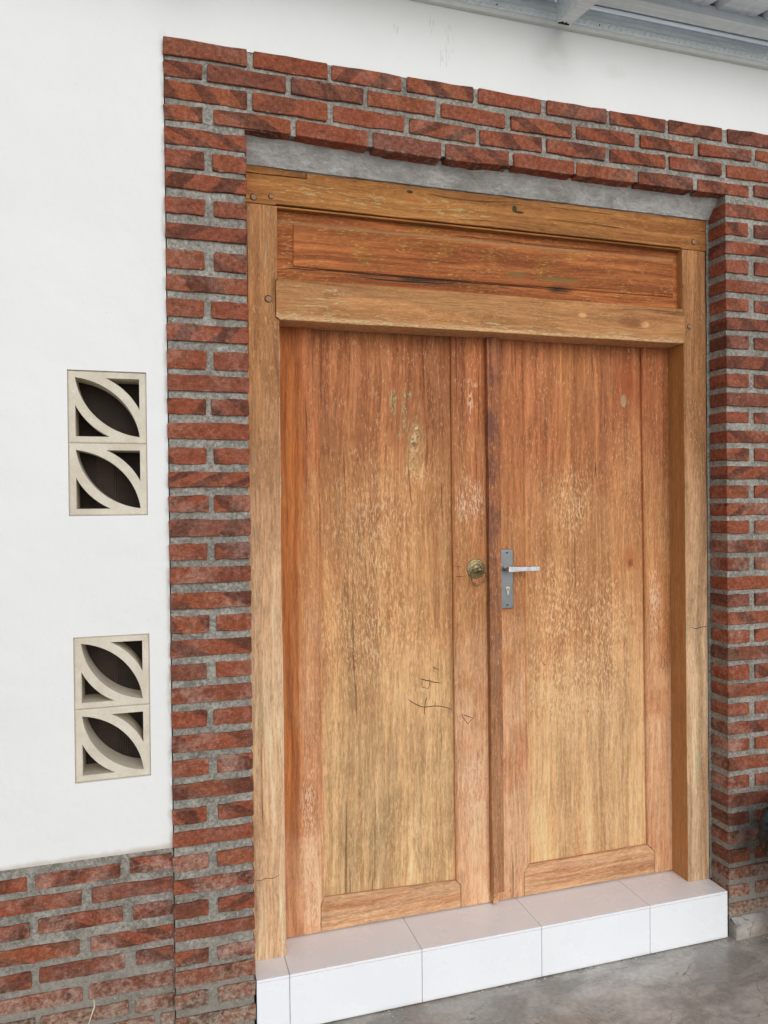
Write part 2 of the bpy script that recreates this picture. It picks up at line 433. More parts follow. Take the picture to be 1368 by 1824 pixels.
        col = g.mix(g.math('MULTIPLY', a, 0.42), col, (0.64, 0.49, 0.33))
    if kind == 'head':
        col = g.mix(g.ss(g.spots(x, z, [(0.533, 2.448, 0.040, 0.024)]), 0, 1.0, 0, 0.55), col, g.scale((0.44, 0.19, 0.07), g.ss(v5, 0.3, 0.7, 0.75, 1.15)))
        col = g.mix(g.ss(g.spots(x, z, [(0.527, 2.468, 0.012, 0.006), (0.884, 2.452, 0.010, 0.013), (0.90, 2.443, 0.02, 0.005)]), 0, 0.5), col, (0.05, 0.05, 0.025))
    if kind == 'rail':
        col = g.mix(g.ss(g.spots(x, z, [(1.372, 2.108, 0.022, 0.013), (1.13, 2.125, 0.02, 0.01)]), 0, 0.8, 0, 0.8), col, (0.56, 0.36, 0.20))
        col = g.mix(g.ss(g.spots(x, z, [(1.32, 2.112, 0.07, 0.02)]), 0, 0.8, 0, 0.5), col, (0.15, 0.06, 0.025))
        # bare pale arris along the lower edge
        col = g.mix(g.math('MULTIPLY', g.ss(z, 2.066, 2.056), g.ss(v4, 0.4, 0.6, 0.1, 0.7)), col, (0.55, 0.46, 0.30))
    if kind == 'header':
        a = g.math('MULTIPLY', g.ss(g.math('ABSOLUTE', g.math('SUBTRACT', z, 2.345)), 0.010, 0.0), g.ss(blot, 0.38, 0.6, 0.15, 0.7))
        col = g.mix(a, col, (0.27, 0.20, 0.13))
        a = g.math('MULTIPLY', g.spots(x, z, [(1.05, 2.245, 0.10, 0.010), (0.90, 2.25, 0.05, 0.010)]), 0.8)
        col = g.mix(a, col, (0.14, 0.13, 0.05))
        col = g.mix(g.math('MULTIPLY', g.spots(x, z, [(0.6, 2.205, 0.5, 0.012), (1.06, 2.21, 0.06, 0.02)]), g.ss(v2, 0.4, 0.55)), col, (0.04, 0.025, 0.02))
    if kind == 'frame':
        # arris beside the door opening: bluish grey paint left on it
        a = g.math('MULTIPLY', g.ss(x, 0.1135, 0.1165), g.ss(x, 0.122, 0.121))
        a = g.math('MULTIPLY', a, g.ss(g.noise(g.P, 14, 5, 0.7), 0.42, 0.60))
        a = g.math('MULTIPLY', a, g.ss(z, 2.05, 1.95))
        col = g.mix(g.math('MULTIPLY', a, 0.6), col, (0.48, 0.48, 0.40))
        a = g.math('MULTIPLY', g.ss(g.noise(g.vmath('MULTIPLY', q, (60, 60, 9)), 1, 3, 0.6), 0.60, 0.66), g.ss(blot, 0.5, 0.6, 0, 0.5))
        col = g.mix(a, col, (0.30, 0.33, 0.22))
        # wormy dark nicks
        a = g.ss(g.noise(g.vmath('MULTIPLY', q, (130, 130, 45)), 1, 1, 0.5), 0.80, 0.83)
        col = g.mix(a, col, (0.05, 0.025, 0.012))
        # post sides that look at the door: their shade painted in as brown
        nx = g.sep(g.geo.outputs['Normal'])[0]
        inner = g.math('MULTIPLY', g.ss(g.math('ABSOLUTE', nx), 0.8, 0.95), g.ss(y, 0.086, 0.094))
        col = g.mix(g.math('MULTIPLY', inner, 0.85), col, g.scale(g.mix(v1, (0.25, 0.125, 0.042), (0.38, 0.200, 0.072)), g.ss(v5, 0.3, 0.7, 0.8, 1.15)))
    if kind == 'leaf':
        # the strip next to the jamb kept its old orange varnish
        xx = g.math('ADD', x, g.math('MULTIPLY', g.math('SUBTRACT', g.noise(g.vmath('MULTIPLY', q, (9, 9, 2.2)), 1, 4, 0.65), 0.5), 0.13))
        a = g.math('MULTIPLY', g.ss(xx, 0.215, 0.165), g.ss(zz, 0.35, 0.8, 0.55, 1.0))
        oc = g.mix(g.ss(v1, 0.35, 0.65), (0.20, 0.062, 0.018), (0.35, 0.125, 0.036))
        oc = g.scale(oc, g.math('MULTIPLY', g.ss(v5, 0.3, 0.7, 0.78, 1.18), g.ss(v2, 0.3, 0.7, 0.85, 1.12)))
        col = g.mix(g.math('MULTIPLY', a, 0.88), col, oc)
        a = g.math('MULTIPLY', g.spots(x, z, [(0.205, 0.45, 0.03, 0.35), (0.215, 0.27, 0.03, 0.12), (0.75, 1.9, 0.06, 0.02), (0.76, 1.83, 0.012, 0.07), (0.76, 1.50, 0.06, 0.10), (0.77, 0.55, 0.06, 0.15), (1.47, 1.15, 0.03, 0.2)]), g.ss(g.math('ADD', v4, g.math('MULTIPLY', g.math('SUBTRACT', blot2, 0.5), 0.5)), 0.46, 0.62))
        col = g.mix(g.math('MULTIPLY', a, 0.7), col, (0.62, 0.47, 0.36))
    gain = dict(panelL=(1.54, 1.43, 1.24), panelR=(1.58, 1.44, 1.26), leaf=(1.46, 1.31, 1.14), header=(1.34, 1.14, 0.84), head=(1.10, 0.92, 0.66),
                rail=(1.34, 1.12, 0.92), bottom=(1.50, 1.42, 1.36), astragal=(1.35, 1.2, 1.0), frame=(1.48, 1.30, 1.15)).get(kind)
    col = g.vmath('MULTIPLY', col, gain)
    col = g.vmath('MINIMUM', col, (0.80, 0.72, 0.62))
    h = g.math('ADD', g.math('MULTIPLY', v2, 0.8), g.math('MULTIPLY', v3, 0.45))
    h = g.math('ADD', h, g.math('MULTIPLY', v4, 0.55))
    h = g.math('ADD', h, g.math('MULTIPLY', v5, 0.5))
    h = g.math('SUBTRACT', h, g.math('MULTIPLY', cr, 1.4))
    h = g.math('ADD', h, g.math('MULTIPLY', v1, 0.8))
    rg = g.ss(blot2, 0.3, 0.7, 0.58, 0.78)
    return g.finish(col, rg, h, 0.0026, spec=0.16)

def mat_tile():
    g = G('glazed_ceramic_tile')
    q = g.vmath('ADD', g.P, g.scale((5.0, 9.0, 3.0), g.R))
    n = g.noise(q, 7, 4, 0.6)
    col = g.mix(g.ss(n, 0.3, 0.7), (0.850, 0.860, 0.875), (0.870, 0.878, 0.890))
    sm = g.ss(g.noise(g.vmath('MULTIPLY', q, (9, 9, 14)), 1, 3, 0.5), 0.62, 0.90, 0, 0.03)
    col = g.mix(sm, col, (0.45, 0.43, 0.40))
    z = g.sep(g.P)[2]
    d = g.math('MULTIPLY', g.ss(g.math('ADD', z, g.math('MULTIPLY', n, 0.02)), 0.025, 0.008), 0.35)
    col = g.mix(d, col, (0.50, 0.46, 0.40))
    return g.finish(col, g.ss(n, 0.3, 0.7, 0.20, 0.32), g.noise(q, 30, 2, 0.5), 0.0003, spec=0.45)

def mat_floor():
    g = G('stained_concrete')
    q = g.vmath('MULTIPLY', g.P, (1, 1.6, 1))
    n0 = g.noise(q, 1.3, 5, 0.6, 0.5)
    n1 = g.noise(q, 5, 6, 0.66, 0.45)
    n2 = g.noise(g.P, 60, 5, 0.7)
    col = g.mix(g.ss(n0, 0.3, 0.7), (0.29, 0.258, 0.218), (0.47, 0.445, 0.405))
    col = g.mix(g.ss(n1, 0.42, 0.62), g.scale(col, 0.72), g.scale(col, 1.14))
    col = g.mix(g.ss(g.noise(q, 3.1, 4, 0.6, 1.0), 0.55, 0.72, 0, 0.5), col, (0.275, 0.205, 0.145))
    vein = g.math('ABSOLUTE', g.math('SUBTRACT', g.noise(q, 2.6, 5, 0.6, 0.5), 0.5))
    col = g.mix(g.math('MULTIPLY', g.ss(vein, 0.009, 0.0, 0, 0.75), g.ss(n1, 0.45, 0.6)), col, (0.10, 0.085, 0.07))
    col = g.scale(col, g.ss(n2, 0.25, 0.75, 0.82, 1.16))
    chip = g.math('MULTIPLY', g.ss(g.noise(g.P, 95, 2, 0.5), 0.72, 0.76), g.ss(g.noise(g.P, 6, 2, 0.5), 0.5, 0.62))
    col = g.mix(chip, col, (0.55, 0.52, 0.47))
    h = g.math('ADD', g.math('MULTIPLY', n1, 1.2), g.math('MULTIPLY', n2, 0.35))
    return g.finish(col, g.ss(n1, 0.35, 0.65, 0.20, 0.45), h, 0.0022, spec=0.5)

def mat_ground():
    g = G('pale_bounce_yard')
    n = g.noise(g.P, 0.7, 5, 0.6)
    n2 = g.noise(g.P, 30, 4, 0.7)
    col = g.mix(g.ss(n, 0.3, 0.7), (0.56, 0.565, 0.56), (0.66, 0.67, 0.67))  # unseen yard, kept pale so it bounces light up the wall
    col = g.scale(col, g.ss(n2, 0.25, 0.75, 0.8, 1.15))
    return g.finish(col, 0.95, n2, 0.01)

def mat_block():
    g = G('cast_stone_block')
    q = g.vmath('ADD', g.P, g.scale((5.0, 9.0, 3.0), g.R))
    n1 = g.noise(q, 14, 4, 0.6)
    n2 = g.noise(q, 110, 4, 0.7)
    col = g.mix(g.ss(n1, 0.3, 0.7), (0.60, 0.525, 0.41), (0.70, 0.63, 0.51))
    col = g.scale(col, g.ss(n2, 0.25, 0.75, 0.94, 1.04))
    col = g.mix(g.math('MULTIPLY', g.ss(n2, 0.34, 0.24), g.ss(n1, 0.5, 0.7)), col, (0.28, 0.24, 0.19))
    col = g.mix(g.ss(g.noise(q, 34, 3, 0.6), 0.68, 0.73, 0, 0.55), col, (0.75, 0.72, 0.66))
    return g.finish(col, 0.85, g.math('ADD', n2, g.math('MULTIPLY', n1, 1.5)), 0.0012, spec=0.25)

def mat_metal(name, col=(0.60, 0.62, 0.64), rough=0.38, metal=1.0, streak=True):
    g = G(name)
    n = g.noise(g.P, 26, 4, 0.65)
    n2 = g.noise(g.vmath('MULTIPLY', g.P, (2.0, 60, 60)), 1, 3, 0.6)
    c = g.scale(col, g.ss(n, 0.3, 0.7, 0.95, 1.03))
    if streak:
        c = g.scale(c, g.ss(n2, 0.3, 0.7, 0.9, 1.08))
    return g.finish(c, g.ss(n, 0.3, 0.7, rough * 0.8, rough * 1.25), n2 if streak else None, 0.0006, metal=metal)

def mat_plain(name, col, rough=0.6, var=0.15, sc=30.0, metal=0.0, bd=0.0006, spec=None):
    g = G(name)
    n = g.noise(g.P, sc, 4, 0.65)
    c = g.scale(col, g.ss(n, 0.25, 0.75, 1 - var, 1 + var))
    return g.finish(c, rough, n, bd, metal=metal, spec=spec)

M = dict(
    brick=mat_brick(), mortar=mat_mortar(), cement=mat_cement(), plaster=mat_plaster(),
    frame=mat_wood('weathered_teak_post', 'Z', 'frame'), head=mat_wood('weathered_teak_head', 'X', 'head'),
    rail=mat_wood('weathered_teak_rail', 'X', 'rail'), header=mat_wood('red_teak_panel', 'X', 'header'),
    leaf=mat_wood('teak_stile', 'Z', 'leaf'), panelL=mat_wood('teak_panel_knotty', 'Z', 'panelL'),
    panelR=mat_wood('teak_panel_striped', 'Z', 'panelR'), astragal=mat_wood('dark_red_teak', 'Z', 'astragal'),
    bottom=mat_wood('pale_worn_teak', 'X', 'bottom'),
    tile=mat_tile(), grout=mat_plain('grey_grout', (0.30, 0.27, 0.24), 0.9), floor=mat_floor(), ground=mat_ground(),
    block=mat_block(), steel=mat_metal('galvanised_steel', (0.76, 0.80, 0.80), 0.5, 0.1),
    sheet=mat_metal('zincalume_sheet', (0.70, 0.73, 0.76), 0.36, 0.45),
    bright=mat_metal('edge_highlight_metal', (0.93, 0.94, 0.95), 0.16, 1.0),
    trim=mat_plain('off_white_trim', (0.66, 0.66, 0.62), 0.6, 0.05),
    satin=mat_metal('satin_nickel', (0.235, 0.245, 0.25), 0.40, 0.8, streak=False),
    chrome=mat_metal('polished_chrome', (0.72, 0.73, 0.75), 0.26, streak=False),
    brass=mat_plain('tarnished_brass', (0.26, 0.20, 0.10), 0.42, 0.45, 160, 0.75, 0.0012),
    brasscyl=mat_plain('lock_brass', (0.62, 0.48, 0.26), 0.3, 0.1, 60, 0.9),
    dark=mat_plain('dark_hole', (0.012, 0.010, 0.009), 0.9, 0.1),
    mark=mat_plain('scratch_brown', (0.045, 0.022, 0.012), 0.9, 0.3, 200),
    peg=mat_plain('hardwood_dowel', (0.30, 0.17, 0.09), 0.7, 0.3, 180),
    interior=mat_plain('dim_brown_wall', (0.16, 0.10, 0.07), 0.9, 0.15, 4),
    mesh=mat_plain('brown_wire_mesh', (0.085, 0.060, 0.045), 0.7, 0.2, 60),
    greybox=mat_plain('grey_brown_carton', (0.26, 0.21, 0.18), 0.8, 0.1),
    darkwood=mat_plain('dark_red_timber', (0.14, 0.045, 0.025), 0.5, 0.3, 20),
    bag=mat_plain('black_plastic_film', (0.008, 0.008, 0.010), 0.30, 0.2, 30, 0.0, 0.002, 0.5),
    twig=mat_plain('dry_straw', (0.62, 0.54, 0.38), 0.8, 0.15, 90),
)

# ------------------------------------------------------------------ object helpers
def meta(o, label=None, cat=None, group=None, kind=None):
    if label: o['label'] = label
    if cat: o['category'] = cat
    if group: o['group'] = group
    if kind: o['kind'] = kind
    return o

def empty(name, loc, label, cat, group=None):
    o = bpy.data.objects.new(name, None)
    o.empty_display_size = 0.1
    o.location = loc
    COL.objects.link(o)
    return meta(o, label, cat, group)

def link(name, mesh, mat, parent=None, loc=(0, 0, 0), smooth=False):
    """link a mesh object; loc is in world space, the parent may only be translated"""
    o = bpy.data.objects.new(name, mesh)
    COL.objects.link(o)
    if mat is not None and not mesh.materials:
        mesh.materials.append(mat)
    L = Vector(loc)
    if parent is not None:
        o.parent = parent
        p = parent
        while p is not None:
            L = L - Vector(p.location)
            p = p.parent
    o.location = L
    if smooth:
        for f in mesh.polygons:
            f.use_smooth = True
    return o

def from_bm(name, bm, mat, parent=None, smooth=False, origin=None):
    """finish a bmesh given in world coordinates; origin goes to the centre of its bounds"""
    bm.normal_update()
    if origin is None:
        lo = Vector((min(v.co[i] for v in bm.verts) for i in range(3)))
        hi = Vector((max(v.co[i] for v in bm.verts) for i in range(3)))
        origin = (lo + hi) / 2
    origin = Vector(origin)
    bmesh.ops.translate(bm, verts=bm.verts, vec=-origin)
    me = bpy.data.meshes.new(name)
    bm.to_mesh(me)
    bm.free()
    return link(name, me, mat, parent, origin, smooth)

def add_box(bm, x0, x1, y0, y1, z0, z1, bev=0.0, seg=1):
    r = bmesh.ops.create_cube(bm, size=1.0)
    vs_ = r['verts']
    for v in vs_:
        v.co = Vector(((x0 + x1) / 2 + v.co.x * (x1 - x0), (y0 + y1) / 2 + v.co.y * (y1 - y0), (z0 + z1) / 2 + v.co.z * (z1 - z0)))
    if bev > 0:
        es = list({e for v in vs_ for e in v.link_edges})
        bmesh.ops.bevel(bm, geom=es, offset=bev, segments=seg, affect='EDGES', profile=0.5)
    return vs_

def box(name, x0, x1, y0, y1, z0, z1, mat, parent=None, bev=0.0, seg=1):
    bm = bmesh.new()
    add_box(bm, x0, x1, y0, y1, z0, z1, bev, seg)
    return from_bm(name, bm, mat, parent)

def add_prism(bm, pts, y0, y1, bev=0.0, seg=1):
    """extrude an (x, z) outline from y0 (front) to y1 (back); bevels the front arris"""
    n = len(pts)
    a = [bm.verts.new((p[0], y0, p[1])) for p in pts]
    b = [bm.verts.new((p[0], y1, p[1])) for p in pts]
    f = bm.faces.new(a)
    bm.faces.new(list(reversed(b)))
    for i in range(n):
        j = (i + 1) % n
        bm.faces.new((a[j], a[i], b[i], b[j]))
    bmesh.ops.recalc_face_normals(bm, faces=bm.faces)
    if bev > 0:
        bmesh.ops.bevel(bm, geom=list(f.edges), offset=bev, segments=seg, affect='EDGES', profile=0.5)

def worn_plank(name, pts, y0, y1, mat, parent, bev=0.002, step=0.06, amp=0.0009, seed=0):
    """a timber with a hand worked, slightly wavering outline"""
    out = []
    n = len(pts)
    for i in range(n):
        p, q = Vector(pts[i]), Vector(pts[(i + 1) % n])
        L = (q - p).length
        k = max(1, int(L / step))
        d = (q - p).normalized() if L > 0 else Vector((1, 0))
        nrm = Vector((d.y, -d.x))
        for s_ in range(k):
            t = s_ / k
            c = p + (q - p) * t
            if s_ > 0:
                w = noise.noise(Vector((c.x * 6 + seed * 3.7, c.y * 6, seed))) + 0.5 * noise.noise(Vector((c.x * 23, c.y * 23 + seed, 4.2)))
                c = c + nrm * (w * amp * 1.6)
            out.append((c.x, c.y))
    bm = bmesh.new()
    add_prism(bm, out, y0, y1, bev, 2)
    return from_bm(name, bm, mat, parent)

def ribbon(name, pts, y, w, mat, parent, th=0.0004, closed=False):
    """thin score line lying on a face that looks to -y; pts are (x, z)"""
    bm = bmesh.new()
    n = len(pts)
    fr, bk = [], []
    P = [Vector(p) for p in pts]
    for i in range(n):
        a = P[i - 1] if i > 0 else P[i]
        b = P[i + 1] if i < n - 1 else P[i]
        if closed and i in (0, n - 1):
            a, b = P[n - 2], P[1]
        d = (b - a).normalized()
        nn = Vector((-d.y, d.x))
        ww = w * (0.5 if closed or 0 < i < n - 1 else 0.2)
        for s_, L in ((1, fr), (-1, bk)):
            c = P[i] + nn * ww * s_
            L.append((bm.verts.new((c.x, y - th, c.y)), bm.verts.new((c.x, y, c.y))))
    for i in range(n - 1):
        bm.faces.new((fr[i][0], fr[i + 1][0], bk[i + 1][0], bk[i][0]))
        bm.faces.new((fr[i][0], fr[i][1], fr[i + 1][1], fr[i + 1][0]))
        bm.faces.new((bk[i][0], bk[i + 1][0], bk[i + 1][1], bk[i][1]))
    bmesh.ops.recalc_face_normals(bm, faces=bm.faces)
    return from_bm(name, bm, mat, parent)

def tube(bm, path, radii, n=8):
    """tapered tube along a polyline"""
    rings = []
    for i, p in enumerate(path):
        p = Vector(p)
        a = Vector(path[max(0, i - 1)])
        b = Vector(path[min(len(path) - 1, i + 1)])
        d = (b - a).normalized()
        u = d.orthogonal().normalized()
        v = d.cross(u)
        r = radii[i] if isinstance(radii, (list, tuple)) else radii
        rings.append([bm.verts.new(p + (u * math.cos(2 * math.pi * k / n) + v * math.sin(2 * math.pi * k / n)) * r) for k in range(n)])
    for i in range(len(rings) - 1):
        for k in range(n):
            bm.faces.new((rings[i][k], rings[i][(k + 1) % n], rings[i + 1][(k + 1) % n], rings[i + 1][k]))
    bm.faces.new(list(reversed(rings[0])))
    bm.faces.new(rings[-1])
    bmesh.ops.recalc_face_normals(bm, faces=bm.faces)

def rough_patch(bm, P0, U, V, nrm, step, amp, freq=60.0, seed=0.0, edge=0.0):
    """displaced sheet P0 + u*U + v*V, bulging along nrm"""
    P0, U, V, nrm = Vector(P0), Vector(U), Vector(V), Vector(nrm).normalized()
    nu, nv = max(2, int(U.length / step)), max(2, int(V.length / step))
    g = []
    for i in range(nu + 1):
        row = []
        for j in range(nv + 1):
            c = P0 + U * (i / nu) + V * (j / nv)
            s_ = c * freq + Vector((seed, seed * 2.1, seed * 0.7))
            h = noise.noise(s_) + 0.5 * noise.noise(s_ * 2.3) + 0.8 * noise.noise(s_ * 0.3)
            row.append(bm.verts.new(c + nrm * h * amp))
        g.append(row)
    for i in range(nu):
        for j in range(nv):
            f = bm.faces.new((g[i][j], g[i + 1][j], g[i + 1][j + 1], g[i][j + 1]))
            f.normal_update()
            if f.normal.dot(nrm) < 0:
                f.normal_flip()

